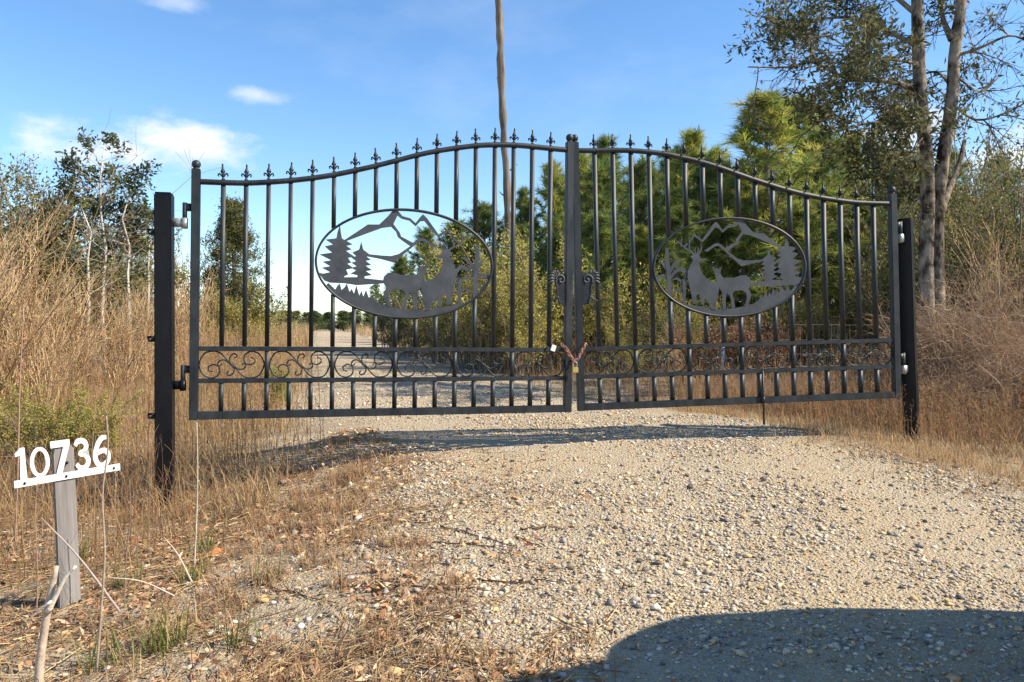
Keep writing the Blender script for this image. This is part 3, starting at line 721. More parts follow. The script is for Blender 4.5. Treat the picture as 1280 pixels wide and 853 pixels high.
OLIVE = [(.21, .215, .065), (.27, .24, .075), (.15, .165, .055), (.34, .27, .10), (.12, .135, .05)]
OLIVE = [tuple(v * .95 for v in q) for q in OLIVE]
YELLOWG = [(.36, .33, .08), (.45, .38, .10), (.27, .27, .065), (.40, .30, .11), (.2, .21, .06)]
YELLOWG = [tuple(v * 1.15 for v in q) for q in YELLOWG]
DARKG = [(.085, .11, .055), (.11, .135, .06), (.07, .09, .055), (.15, .16, .065), (.10, .125, .075)]
DARKG = [tuple(v * 0.85 for v in q) for q in DARKG]
PINE = [(.26, .29, .06), (.33, .33, .075), (.19, .23, .055), (.38, .34, .09), (.14, .185, .055)]
PINE = [tuple(v * 1.3 for v in q) for q in PINE]
PINED = [(.16, .205, .055), (.13, .17, .055), (.23, .25, .065), (.10, .14, .05)]
PINED = [tuple(v * 1.2 for v in q) for q in PINED]
BROWN = [(.44, .27, .14), (.54, .36, .19), (.34, .20, .11), (.60, .42, .24), (.48, .27, .14)]
BROWN = [tuple(v * 0.85 for v in q) for q in BROWN]
BARKC = (.17, .145, .125)

def make_tree(name, wood, crown, crown_mat, extra=None):
    root = empty(name); link('trunk', wood.mesh('trunk', M['wood'], True), root); link('crown', crown.mesh('crown', crown_mat), root)
    return root
def pine(H, wid, pal, low=.15, dens=1.0):
    wood, g = Geo(), Geo(); sway = rng.normal(size=2) * .03 * H
    tz = np.linspace(0, 1, 9); ax = lambda t: np.array([sway[0] * t * t, sway[1] * t * t, H * t])
    tube(wood, [ax(t) for t in tz], np.interp(tz, [0, 1], [.014 * H + .012, .008]), 7, BARKC)
    TP, TD = [], []
    z = low * H
    while z < H * .985:
        t = z / H; prof = (1 - t) ** .75 * (.55 + .45 * min(1, t / .35)) + .06
        nb = rng.integers(4, 7); a0 = U(0, 6.28)
        for j in range(nb):
            a = a0 + j * 6.283 / nb + rng.normal() * .25; bl = wid * prof * U(.6, 1.2); up = .25 + .75 * t + rng.normal() * .12
            d = unit(np.array([math.cos(a), math.sin(a), up])); p = ax(t); P = [p]
            for i in range(4): d = unit(d + np.array([0, 0, .10]) + rng.normal(size=3) * .10); P.append(P[-1] + d * bl / 4)
            P = np.array(P); tube(wood, P, np.linspace(.006 + .008 * bl, .004, 5), 4, BARKC, False)
            for i in (1, 2, 3, 4):
                for q in range(max(1, int((2 + bl * 1.4) * (i / 4) * dens + rng.random() * .8))):
                    s_ = unit(rng.normal(size=3) * .8 + d * .8 + np.array([0, 0, .45])); ln = U(.08, .30) * (.6 + .5 * bl)
                    e = P[i] + s_ * ln; TP += [e]; TD += [s_]
                    if ln > .15: strands(wood, np.array([[P[i], (P[i] + e) / 2 + rng.normal(size=3) * .01, e]]), np.array([[.005, .004, .003]]), np.array([BARKC]))
            TP.append(P[-1]); TD.append(d)
        z += U(.20, .34) * (.75 + .5 * (1 - t)) * (H / 5.5) ** .4
    for q in (.97, 1.0): TP.append(ax(q)); TD.append(np.array([0, 0, 1.]))
    TP, TD = np.array(TP), np.array(TD); per = 34; n = len(TP) * per
    P = np.repeat(TP, per, 0) - np.repeat(TD, per, 0) * U(0, .13, n)[:, None]; D = unit(np.repeat(TD, per, 0) * .95 + rdir(n) * .95 + np.array([0, 0, .12]))
    Ln = U(.10, .22, n); S = unit(np.cross(D, rdir(n))); w = U(.004, .0075, n)
    tc_ = pick(pal, len(TP), .2); c = np.repeat(tc_, per, 0) * U(.8, 1.2, (n, 1))
    V = np.stack([P - S * w[:, None], P + S * w[:, None], P + D * Ln[:, None] - np.array([0, 0, .012])], 1)
    g.add(V.reshape(-1, 3), None, np.arange(n * 3).reshape(-1, 3), np.repeat(c, 3, 0))
    return make_tree('pine_tree', wood, g, M['needle'])

def place(root, x, Y, rz=0, s=1, zs=None, dz=0, X=None):
    X = (x - 640) / FPX * Y if X is None else X
    root.location = (X, Y, float(G(X, Y)) - .03 + dz); root.rotation_euler = (0, 0, rz); root.scale = (s, s, zs or s); return root

# pines: x, top y, distance, archetype, label
ARCH = [dict(H=5.2, wid=1.35, pal=PINE, low=.10, dens=1.1), dict(H=4.6, wid=.95, pal=PINE, low=.08), dict(H=5.0, wid=.9, pal=PINED, low=.12), dict(H=4.2, wid=1.15, pal=PINED, low=.06), dict(H=6.5, wid=1.7, pal=PINED, low=.18, dens=1.0)]
PR = [pine(**a) for a in ARCH]; PUSED = [False] * len(PR)
def put_pine(x, ytop, Y, k, label, group='young pines standing behind the gate', wide=1.0):
    o = PR[k] if not PUSED[k] else copy_tree(PR[k]); PUSED[k] = True
    X = (x - 640) / FPX * Y; H = CAM_H + (HZ - ytop) / FPX * Y - float(G(X, Y)) + .03
    zs = H / ARCH[k]['H']; place(o, x, Y, U(0, 6.28), zs * wide * 1.22, zs); o['label'] = label; o['category'] = 'tree'; o['group'] = group
put_pine(962, 128, 13.0, 0, 'tallest bushy pine rising above the sloping top rail of the tilted leaf', wide=1.45)
put_pine(1000, 132, 15.5, 0, 'tall pine close beside the tallest bushy pine')
put_pine(854, 166, 14.5, 1, 'slim pine whose tip tops the finials over the peak of the tilted leaf', wide=.95)
put_pine(779, 172, 16.0, 2, 'spindly pine with a bare pointed leader behind the meeting stiles')
put_pine(672, 236, 16.5, 2, 'dark pine standing just beside the bare snag')
put_pine(699, 204, 17.5, 1, 'narrow pine between the bare snag and the meeting stiles', wide=.9)
put_pine(608, 258, 17.0, 3, 'bushy pine behind the medallion, at the foot of the snag', wide=1.1)
put_pine(566, 280, 16.5, 3, 'pine just inside the wood edge behind the buck of the first medallion', wide=1.1)
put_pine(500, 322, 21.0, 3, 'small pine at the end of the wood edge by the open field')
put_pine(535, 288, 19.0, 3, 'low spreading pine seen through the deer medallion near the field edge')
lab = 'young yellow-green pine in the row behind the tilted gate leaf'
for x, yt, Y, k, w in ((745, 270, 12.2, 3, 1.1), (790, 285, 12.6, 1, 1.2), (845, 262, 12.2, 3, 1.1), (875, 290, 12.8, 1, 1.2), (1000, 262, 12.4, 3, 1.1), (1085, 250, 12.6, 3, 1.0), (690, 300, 13.4, 3, .9), (730, 196, 15, 1, 1.05), (752, 205, 13.2, 3, 1.0), (806, 205, 14, 3, .95), (828, 184, 17, 2, 1), (886, 205, 13.4, 3, .95), (906, 186, 16, 1, 1), (930, 215, 12.6, 3, .9), (1035, 165, 14.5, 3, 1.0), (1062, 175, 16, 0, .9), (1105, 190, 14, 3, .9), (650, 285, 14.5, 3, .8), (570, 300, 18, 3, 1.0)):
    put_pine(x, yt, Y, k, lab, wide=w)
lab = 'shaded pine in the dense wood behind the front row of pines'
for x, yt, Y in ((590, 300, 24), (640, 270, 24), (700, 240, 23), (745, 222, 22), (800, 215, 24), (850, 215, 21), (905, 215, 22), (955, 190, 23), (1010, 195, 21), (1070, 200, 22), (1130, 195, 20), (1190, 190, 22), (1250, 200, 19), (1310, 190, 20), (1370, 180, 19), (500, 330, 30), (540, 318, 27), (470, 352, 36), (1420, 190, 17), (1480, 170, 18), (1540, 160, 16), (1620, 150, 15), (1700, 140, 15), (1800, 120, 14), (1900, 110, 14), (2050, 90, 13), (2200, 60, 12), (1580, 200, 12), (1750, 170, 11), (1450, 230, 12), (-160, 200, 15), (-260, 190, 14), (-380, 170, 13), (-520, 150, 12)):
    put_pine(x, yt, Y, 4, lab, 'pines in the dense wood behind')

# evergreen red cedar
def cedar(H):
    wood, g = Geo(), Geo(); tube(wood, [(0, 0, 0), (.03, 0, H * .5), (0, 0, H)], [.07, .045, .006], 6, BARKC)
    tips = []
    for i in range(150):
        t = U(.18, .99) ** .9; a = U(0, 6.28); clump = .7 + .6 * vnoise(a * 1.6, t * 7, 5)
        L = (.12 + .62 * (1 - t) ** .8 * (1 if t < .72 else .55)) * clump
        p = np.array([0, 0, H * t]); d = unit(np.array([math.cos(a), math.sin(a), U(-.05, .6)]))
        grow(wood, tips, p, d, L, .008, 1, BARKC, dict(wob=.18, up=.06, nb=[4], spread=.8, lr=.5, rr=.6, rmin=.0015, k=4))
    g = leafy(tips, 11, .05, .065, .02, [(.12, .14, .055), (.17, .175, .06), (.09, .105, .05), (.22, .19, .07)], -.3)
    return make_tree('cedar_tree', wood, g, M['leaf'])
o = cedar(3.6); Yc = 15.; zt = px(291, 250, Yc); place(o, 291, Yc, .5, 1.0, (zt[2] - float(G(zt[0], Yc))) / 3.6); tag(o, 'lone dark cedar seen between the first pickets of the leaf by the sign', 'tree')

# slender pale-stemmed trees
def slender(H, pal, n=26, seed_r=.035):
    wood, tips = Geo(), []; tz = np.linspace(0, 1, 8); sw = rng.normal(size=(8, 2)) * .02 * H * tz[:, None]
    P = np.concatenate([sw, (H * tz)[:, None]], 1); tube(wood, P, np.linspace(seed_r, .008, 8), 6, (.46, .42, .36))
    for i in range(n):
        t = U(.30, 1.0) ** .75; p = [np.interp(t, tz, P[:, j]) for j in range(3)]; a = U(0, 6.28)
        grow(wood, tips, p, (math.cos(a), math.sin(a), U(.1, .7)), H * .24 * (1.15 - t) * U(.6, 1.3) + .12, .012 * (1.2 - t), 2, (.34, .30, .26), dict(wob=.16, up=.03, nb=[3, 3], spread=.6, lr=.5, rr=.6, k=4, rmin=.001))
    keep = [t for t in tips if vnoise(t[0][0] * 3 + t[0][2] * 2.2, t[0][1] * 3 + t[0][2] * 2, 8) > .44]
    return make_tree('slender_tree', wood, leafy(keep, 4, .05, .085, .034, pal, .1), M['leaf'])
for x, yt, Y, n_, pal, lb in ((52, 238, 10.8, 18, OLIVE, 'thin sapling with olive leaves rising from the brown brush'), (78, 215, 11.4, 20, OLIVE, 'thin sapling between the olive-leaved sapling and the paired pale stems'), (186, 250, 12, 16, OLIVE, 'small olive-leaved sapling close behind the upright post'), (130, 150, 11, 44, DARKG, 'tallest slender pale-stemmed tree standing against the white cloud'), (108, 225, 10.6, 20, OLIVE, 'pale-stemmed tree with olive leaves beside the tallest slender tree'), (163, 208, 11.2, 20, DARKG, 'thin pale-stemmed tree between the tallest slender tree and the gate post')):
    zt = px(x, yt, Y); H = zt[2] - float(G(zt[0], Y)) - .35; o = slender(H, pal, n_); place(o, x, Y, 0); tag(o, lb, 'tree', 'slender trees in the thicket')

# broad shrubs
def shrub(name, H, wid, pal, nst=11, per=3, leaf=(.06, .03), lev=(4, 4), stem=(.24, .19, .14), spread=.55, droop=.1, mat='leaf', up=.05, sl=.05):
    wood, tips = Geo(), []
    for i in range(nst):
        a = U(0, 6.28); rr_ = wid * .18 * math.sqrt(rng.random()); tl = U(.1, .75) * wid / H
        grow(wood, tips, (rr_ * math.cos(a), rr_ * math.sin(a), -.05), (tl * math.cos(a), tl * math.sin(a), 1), H * U(.5, .78), .008 + .006 * H, 2, stem, dict(wob=.13, up=up, nb=list(lev), spread=spread, lr=.52, rr=.55, k=5, rmin=.0008, t0=.2))
    root = empty(name); link('stems', wood.mesh('stems', M['wood'], False), root)
    if per: link('crown', leafy(tips, per, sl, leaf[0], leaf[1], pal, droop).mesh('crown', M[mat]), root)
    return root
SH = {'olive': (shrub('evergreen_shrub', 2.2, 1.3, OLIVE, 12, 4), 2.2), 'olive2': (shrub('evergreen_shrub', 3.2, 1.7, OLIVE, 15, 6, lev=(6, 4)), 3.2),
      'yellow': (shrub('yellow_green_shrub', 2.0, 1.3, YELLOWG, 14, 8, (.055, .028)), 2.0), 'dark': (shrub('dark_shrub', 2.4, 1.6, DARKG + OLIVE[:2], 14, 7, (.065, .033)), 2.4),
      'bare': (shrub('bare_shrub', 2.3, 1.4, [(.48, .33, .17), (.40, .29, .14), (.32, .28, .10)], 13, 1, (.04, .018), lev=(6, 5), stem=(.50, .35, .205), spread=.5), 2.3),
      'rust': (shrub('dead_rust_shrub', 1.0, .8, [(.26, .14, .08), (.31, .18, .10), (.2, .11, .07)], 10, 4, (.05, .02), stem=(.2, .1, .06)), 1.0)}
SUSED = {}
def put_shrub(k, x, yt, Y, label, group, wide=1.0, h=None):
    src, H0 = SH[k]; o = src if k not in SUSED else copy_tree(src); SUSED[k] = 1
    X = (x - 640) / FPX * Y; H = h or (CAM_H + (HZ - yt) / FPX * Y - float(G(X, Y)) + .03); zs = H / H0
    place(o, x, Y, U(0, 6.28), zs * wide, zs); tag(o, label, 'shrub', group)
gA = 'shrubs in the thicket beside the number sign'
for x, yt, Y, k, w in ((15, 245, 11, 'olive2', 1), (80, 268, 11.4, 'dark', .8), (60, 272, 12.5, 'olive2', .9), (-40, 235, 10, 'olive2', 1), (95, 290, 13, 'olive', 1.1), (190, 300, 14, 'olive2', .7), (150, 290, 14.5, 'olive2', .8), (-90, 230, 9.5, 'olive2', 1)):
    put_shrub(k, x, yt, Y, 'dark evergreen shrub rising in the olive thicket beyond the number sign' if k == 'dark' else 'olive-leaved shrub in the thicket beyond the number sign', gA, w)
for x, yt, Y, w in ((30, 318, 8.6, 1), (85, 358, 9, 1), (-20, 300, 7.8, 1), (150, 372, 9.6, .9), (190, 378, 10.5, .9), (-70, 300, 7.2, 1), (55, 372, 7.6, .8)):
    put_shrub('bare', x, yt, Y, 'leafless brown twiggy shrub in the thicket beyond the number sign', 'leafless shrubs in the thicket', w)
put_shrub('yellow', 70, 492, 5.9, 'low green bramble among brown stalks just behind the number sign', 'green brambles', 1.3)
put_shrub('yellow', 105, 505, 5.7, 'low green bramble between the number sign and the upright post', 'green brambles', 1.2)
put_shrub('yellow', 20, 500, 5.6, 'low green bramble at the edge of the brown stalks by the sign', 'green brambles', 1.3)
put_shrub('olive', 262, 335, 15, 'olive shrub at the foot of the lone cedar', 'shrubs round the cedar', .9)
put_shrub('yellow', 300, 372, 14.5, 'yellow-green shrub at the foot of the lone cedar', 'shrubs round the cedar', 1.2)
put_shrub('dark', 320, 368, 17, 'dark shrub beside the lone cedar, towards the field', 'shrubs round the cedar', .8)
put_shrub('bare', 235, 330, 13, 'grey leafless shrub behind the hinge stile by the sign', 'shrubs round the cedar', .8)
gB = 'yellow-green shrubs behind the gate'
for x, yt, Y, k, w in ((585, 340, 12.5, 'yellow', 1), (625, 335, 12.5, 'yellow', .9), (662, 318, 12, 'yellow', 1), (692, 330, 11.5, 'yellow', .9), (550, 362, 14, 'olive', 1), (515, 372, 16, 'dark', 1), (485, 378, 18, 'dark', 1.1), (610, 360, 11.5, 'olive', .9), (645, 372, 10.8, 'yellow', .9)):
    put_shrub(k, x, yt, Y, {'yellow': 'yellow-green shrub along the wood edge near the snag', 'olive': 'olive shrub among yellow-green shrubs near the snag', 'dark': 'dark low shrub where the wood meets the open field'}[k], gB, w)
gC = 'shrubs under the pines behind the tilted leaf'
for x, yt, Y, k, w in ((738, 410, 11.8, 'dark', .8), (765, 368, 11.6, 'olive', 1), (800, 356, 12, 'yellow', .9), (835, 373, 11, 'olive', 1), (870, 383, 11.4, 'yellow', .8), (925, 388, 11.4, 'olive', .9), (968, 376, 11.8, 'bare', .8), (1005, 368, 11.2, 'olive', 1), (1040, 356, 11.6, 'yellow', .9), (1080, 338, 11.8, 'olive', 1), (1110, 368, 10.6, 'dark', .8), (780, 412, 10.2, 'yellow', .9), (1060, 410, 10.2, 'bare', .8), (850, 412, 10.4, 'bare', .8)):
    put_shrub(k, x, yt, Y, {'yellow': 'yellow-green shrub under the pines behind the tilted leaf', 'olive': 'olive shrub under the pines behind the tilted leaf', 'dark': 'dark shrub under the pines behind the tilted leaf', 'bare': 'leafless twiggy shrub under the pines behind the tilted leaf'}[k], gC, w)
put_shrub('rust', 885, 395, 10.0, 'dead rust-red shrub behind the foot of the second medallion', 'dead shrubs')
put_shrub('rust', 960, 405, 9.6, 'small dead rust shrub between two pickets of the tilted leaf', 'dead shrubs', .6)
gD = 'trees and shrubs behind the leaning post'
for x, yt, Y, k, w in ((1195, 190, 11.5, 'olive2', .8), (1255, 195, 11, 'olive2', .9), (1225, 250, 9.6, 'olive2', .7), (1285, 240, 9.4, 'olive2', .8), (1150, 215, 12.5, 'olive2', .7), (1330, 220, 9.5, 'olive2', .9), (1130, 290, 10.4, 'olive', .9)):
    put_shrub(k, x, yt, Y, 'tall olive-leaved shrub crowding behind the leaning post', gD, w)
for x, yt, Y, w in ((1215, 330, 8.8, .8), (1268, 305, 9.0, .9), (1310, 320, 8.4, .9)):
    put_shrub('bare', x, yt, Y, 'tall leafless grey-brown shrub crowding behind the leaning post', gD, w)

# tangled brown brush beside the leaning post
def tangle(rx, ry, H, n):
    g = Geo(); k = 7
    a = U(0, 6.28, n); r = np.sqrt(rng.random(n)); P = np.zeros((n, k, 3))
    P[:, 0] = np.stack([rx * r * np.cos(a), ry * r * np.sin(a), H * rng.random(n) ** .8 * (1 - .55 * r ** 2) * .9], 1)
    low = rng.random(n) < .4; P[low, 0, 2] = -.04
    D = unit(rng.normal(size=(n, 3)) * [1, 1, .8] + np.array([0, 0, .75])); L = U(.3, .8, n) * H
    for i in range(1, k):
        D = unit(D + rng.normal(size=(n, 3)) * .28 + np.array([0, 0, -.16])); P[:, i] = P[:, i - 1] + D * (L / (k - 1))[:, None]
    P[..., 2] = np.maximum(P[..., 2], -.03)
    wd = U(.0012, .0035, n)[:, None] * np.linspace(1, .4, k)[None]
    strands(g, P, wd, pick([(.46, .33, .225), (.56, .42, .30), (.36, .25, .17), (.62, .50, .38), (.52, .36, .23)], n, .2))
    m_ = n * 3; si = rng.integers(0, n, m_); sj = rng.integers(1, k - 1, m_); Q = np.zeros((m_, 3, 3)); Q[:, 0] = P[si, sj]
    D = unit(rng.normal(size=(m_, 3)) + np.array([0, 0, .3]))
    for i in (1, 2): D = unit(D + rng.normal(size=(m_, 3)) * .4); Q[:, i] = Q[:, i - 1] + D * U(.04, .12, m_)[:, None]
    strands(g, Q, np.full((m_, 3), .0011), pick([(.48, .35, .24), (.58, .44, .32), (.40, .28, .19)], m_, .2))
    return g
for x, yt, Y, rx, lb in ((905, 478, 8.0, .5, 'low mat of brown vines under the middle of the tilted leaf'), (985, 470, 7.6, .5, 'low mat of brown vines behind the drop rod'), (1060, 468, 7.3, .5, 'low mat of brown vines under the hinge end of the tilted leaf'), (1110, 500, 6.6, .4, 'thin mat of brown vines just before the leaning post'), (1168, 395, 7.5, .45, 'mound of brown vines hiding the foot of the two-trunked oak'), (1258, 395, 7.7, .6, 'tall tangle of brown vines behind the sprawling mound'), (1205, 350, 7.3, .65, 'tallest tangled mound of brown vines beside the leaning post'), (1262, 440, 6.7, .6, 'sprawling mound of brown vines at the end of the verge'), (1180, 468, 6.6, .4, 'low mound of brown vines at the foot of the leaning post'), (1325, 430, 6.4, .6, 'mound of brown vines past the end of the sprawling one'), (1235, 520, 6.1, .42, 'lowest thin mound of brown vines spilling over the verge grass')):
    zt = px(x, yt, Y); H = zt[2] - float(G(zt[0], Y)); g = tangle(rx, rx, H, int(1700 * (H * rx / .6) ** .8)); o = link('tangled_brush', g.mesh('tangled_brush', M['dry'])); place(o, x, Y); tag(o, lb, 'brush', 'tangled brown brush')

# two-trunked oak
wood, tips = Geo(), []
OY = 8.3; ob = px(1166, 560, OY); ob[2] = float(G(ob[0], OY)); oak = empty('oak_tree', ob)
def opath(L, dy=None): 
    return np.array([px(x, y, OY + (dy[i] if dy else 0)) - ob for i, (x, y) in enumerate(L)])
t1 = spline(np.concatenate([[[0, 0, -.1]], opath([(1161, 430), (1158, 330), (1160, 250), (1157, 190), (1150, 110), (1147, 20), (1146, -90), (1140, -220)])]), 3)
tube(wood, t1, np.interp(np.linspace(0, 1, len(t1)), [0, .1, .4, .8, 1], [.095, .082, .075, .062, .03]), 10, (.17, .15, .135))
t2 = spline(np.concatenate([[[.06, 0.05, -.1]], opath([(1173, 430), (1171, 330), (1172, 255), (1180, 190), (1190, 125), (1193, 70), (1200, 20), (1208, -60), (1222, -180)])]), 3)
tube(wood, t2, np.interp(np.linspace(0, 1, len(t2)), [0, .1, .4, .8, 1], [.085, .076, .07, .055, .025]), 10, (.18, .15, .125))
t3 = spline(opath([(1174, 270), (1185, 238), (1196, 215), (1206, 175)], [0, .1, .2, .3]), 3); tube(wood, t3, np.linspace(.05, .02, len(t3)), 7, (.24, .21, .18))
par = dict(wob=.15, up=.0, nb=[5, 4], spread=.65, lr=.5, rr=.5, k=5, rmin=.0012)
LIMBS = [([(1147, 112), (1116, 103), (1057, 97), (1017, 78), (985, 84), (935, 84)], [0, -.1, -.3, -.5, -.6, -.7], .03),
         ([(1149, 60), (1110, 40), (1060, 22), (1000, 30), (968, 48)], [0, .2, .4, .5, .5], .028), ([(1150, 130), (1120, 150), (1080, 155), (1040, 165), (1015, 150)], [0, -.3, -.5, -.7, -.8], .022),
         ([(1155, 170), (1140, 190), (1110, 200), (1070, 190)], [0, -.4, -.6, -.8], .016), ([(1190, 50), (1178, 20), (1172, -40)], [0, .1, .2], .04), ([(1148, 20), (1100, -15), (1040, -20), (980, 5)], [0, .2, .5, .6], .03),
         ([(1195, 70), (1225, 60), (1262, 45), (1290, 55)], [0, -.2, -.4, -.5], .02), ([(1190, 130), (1220, 150), (1260, 140), (1300, 118)], [0, -.2, -.3, -.4], .016), ([(1148, 80), (1120, 75), (1080, 70), (1035, 45)], [0, -.5, -.9, -1.1], .02),
         ([(1147, 0), (1120, -40), (1080, -80)], [0, .1, .2], .03), ([(1205, 0), (1240, -20), (1275, -10)], [0, .3, .5], .025), ([(1190, 110), (1170, 90), (1140, 100), (1110, 120)], [0, .5, .9, 1.1], .018), ([(1157, 200), (1135, 225), (1105, 235)], [0, .3, .5], .012), ([(1195, 95), (1225, 115), (1250, 95)], [0, .3, .5], .014)]
for L, dy, r in LIMBS:
    P = spline(opath(L, dy), 4); tube(wood, P, np.linspace(r, .006, len(P)), 6, (.15, .13, .115), False)
    right = L[-1][0] > 1200
    for i in range(int((9 if right else 15) * len(L) / 4)):
        t = U(.15, 1); q = P[min(int(t * len(P)), len(P) - 1)]; dd = unit(P[-1] - P[0])
        tt = []
        grow(wood, tt, q, unit(dd * .6 + rng.normal(size=3) * .75), U(.28, .55), .008, 2, (.14, .12, .105), par)
        if not right: tips += tt
        else: tips += [z for z in tt if rng.random() < .3]
tips = [t for t in tips if vnoise(t[0][0] * 3.2, t[0][2] * 3.2, 4) > .30]
link('trunk', wood.mesh('trunk', M['oak'], True), oak)
idx = rng.permutation(len(tips))[:4300]
link('crown', leafy([tips[i] for i in idx], 3, .04, .085, .024, [(.06, .075, .038), (.08, .092, .042), (.045, .056, .034), (.125, .12, .05), (.18, .15, .055)], .15).mesh('crown', M['leaf']), oak)
tag(oak, 'two-trunked oak with small dark leaves rising behind the leaning post', 'tree')

# bare dead snag
sn = np.array([px(x, y, 16.) for x, y in ((643, 470), (641, 410), (640, 350), (637, 290), (633, 215), (627, 130), (625, 60), (622, 0), (621, -60), (618, -150))])
sbase = np.array([sn[0][0], 16., float(G(sn[0][0], 16.))]); P = spline(np.concatenate([[sbase - [0, 0, .2]], sn[1:]]), 5) - sbase
P[:, 0] += (fbm(P[:, 2] * 1.1, P[:, 2] * 0, 5) - .5) * .10
g = Geo(); tube(g, P, np.interp(np.linspace(0, 1, len(P)), [0, .1, .5, 1], [.105, .088, .077, .060]) * (1 + .12 * rng.normal(size=len(P))), 9)
snag = empty('dead_snag', sbase); tag(snag, 'tall bare dead pine trunk with stub branches rising behind the gate', 'tree')
link('trunk', g.mesh('trunk', M['snag'], True, False), snag)
for zf, a, L in ((.93, 3.0, .18), (.885, 2.7, .13), (.84, .3, .1), (.96, .2, .15), (.62, 3.3, .1), (.45, .4, .25), (.40, 2.9, .18)):
    p = P[int(zf * (len(P) - 1))]; g = Geo(); tube(g, [p, p + np.array([math.cos(a) * L * .6, .03, L * .3]), p + np.array([math.cos(a) * L, .05, L * .7])], [.022, .015, .006], 5)
    link('branch_stub', g.mesh('branch_stub', M['snag'], True, False), snag)

# far treeline beyond the field
far_me = []
for k in range(3):
    wood, tips = Geo(), []; H = 7.; tube(wood, [(0, 0, 0), (.1, 0, H * .5), (0, 0, H * .9)], [.16, .1, .03], 5, (.12, .1, .09))
    for i in range(46):
        t = U(.06, .98); a = U(0, 6.28); grow(wood, tips, (0, 0, H * t), (math.cos(a), math.sin(a), .3), U(.6, 1.6) * (1.3 - t), .03, 1, (.12, .1, .09), dict(wob=.2, up=.05, nb=[4], spread=.7, lr=.6, rr=.5, k=4, rmin=.004))
    far_me.append((wood.mesh('trunk', M['wood'], True), leafy(tips, 8, .22, .30, .14, DARKG + PINED[:2], 0).mesh('crown', M['needle'])))
for i, x in enumerate(np.concatenate([np.linspace(236, 500, 44), np.linspace(-250, 230, 26), np.linspace(510, 700, 12), np.linspace(720, 3200, 60)])):
    x += rng.normal() * 5; Y = U(62, 84); X = (x - 640) / FPX * Y; yt = U(394, 408) if i < 44 else U(370, 400)
    r = empty('field_edge_tree'); a, b_ = far_me[i % 3]; link('trunk', a, r); link('crown', b_, r)
    zs = (CAM_H + (HZ - yt) / FPX * Y - float(G(X, Y))) / 7. ; place(r, x, Y, U(0, 6.28), max(zs, .25) * U(1.8, 2.6), max(zs, .25)); tag(r, 'small dark tree in the far line beyond the open field', 'tree', 'trees of the far line beyond the field')

# small green pine sapling
wood, g = Geo(), Geo(); tube(wood, [(0, 0, 0), (0, 0, .34)], [.008, .004], 5, BARKC)
n_ = 1400; tz = rng.random(n_); P = np.stack([rng.normal(size=n_) * .05, rng.normal(size=n_) * .05, .05 + .32 * tz], 1); D = unit(rdir(n_) + np.array([0, 0, .6])); S = unit(np.cross(D, rdir(n_)))
V = np.stack([P - S * .004, P + S * .004, P + D * U(.06, .14, n_)[:, None]], 1); g.add(V.reshape(-1, 3), None, np.arange(n_ * 3).reshape(-1, 3), np.repeat(pick([(.15, .23, .03), (.2, .27, .04), (.12, .18, .03)], n_), 3, 0))
o = make_tree('pine_sapling', wood, g, M['needle']); place(o, 346, 7.6, 0, 1.0); tag(o, 'bright green knee-high pine sapling in dry grass beside the driveway', 'sapling')

# van parked beside the drive, whose shade falls on the gravel
M['van'] = mat_noise('silver_car_paint', (.42, .43, .45), (.46, .47, .49), 40, .3, .5, 0, .5)
M['glass'] = mat_noise('dark_glass', (.01, .012, .014), (.016, .018, .02), 5, .06, 0, 0, .6)
M['rubber'] = mat_noise('tyre_rubber', (.012, .012, .012), (.03, .028, .026), 60, .85, 0, .3, .2)
VX, VY = 2.66, 2.48; van = empty('parked_van', (VX, VY, float(G(VX, VY)) + .0)); van.scale = (1, 1, 1.25); tag(van, 'silver short-nosed van parked on the gravel with its shade across the drive', 'van')
# side outline, y backwards from the nose, z up; half width shrinks above the waist
side = [(0.02, .32), (-.01, .55), (.03, .80), (.14, .98), (.32, 1.07), (.42, 1.10), (.66, 1.44), (.86, 1.62), (1.1, 1.70), (1.8, 1.74), (2.8, 1.73), (3.7, 1.68), (4.2, 1.58), (4.42, 1.25), (4.5, .85), (4.48, .32)]
S = spline(side, 4); bm = bmesh.new(); rings = []
for hw_f, inset in ((1.0, .0), (.985, .0), (.95, .012), (.88, .035)):
    rings.append((hw_f, inset))
cen = np.array([2.25, 1.0]); allr = []
for sgn in (-1, 1):
    for hw_f, inset in (rings if sgn > 0 else rings):
        ring = []
        for (yy, zz) in S:
            hw = .90 - .16 * float(sstep(1.0, 1.75, zz)) - .10 * float(sstep(.35, -.05, yy)) - .06 * float(sstep(4.1, 4.5, yy))
            d = np.array([yy, zz]) - cen; d = d / max(np.linalg.norm(d), 1e-6)
            off = (1 - hw_f) * .9
            ring.append((sgn * hw * hw_f, -(yy - d[0] * (.06 if hw_f == 1.0 else .02 if hw_f == .985 else 0)), zz - d[1] * (.06 if hw_f == 1.0 else .02 if hw_f == .985 else 0)))
        allr.append((sgn * hw_f, ring))
allr.sort(key=lambda t: t[0]); vr = [[bm.verts.new(p) for p in ring] for _, ring in allr]; nS = len(S)
for a_, b_ in zip(vr[:-1], vr[1:]):
    for i in range(nS): bm.faces.new((a_[i], a_[(i + 1) % nS], b_[(i + 1) % nS], b_[i]))
bm.faces.new(vr[0]); bm.faces.new(vr[-1][::-1]); bmesh.ops.recalc_face_normals(bm, faces=bm.faces[:])
me = bpy.data.meshes.new('body'); bm.to_mesh(me); bm.free(); me.materials.append(M['van'])
for p in me.polygons: p.use_smooth = p.area < .5
body = link('body', me, van)
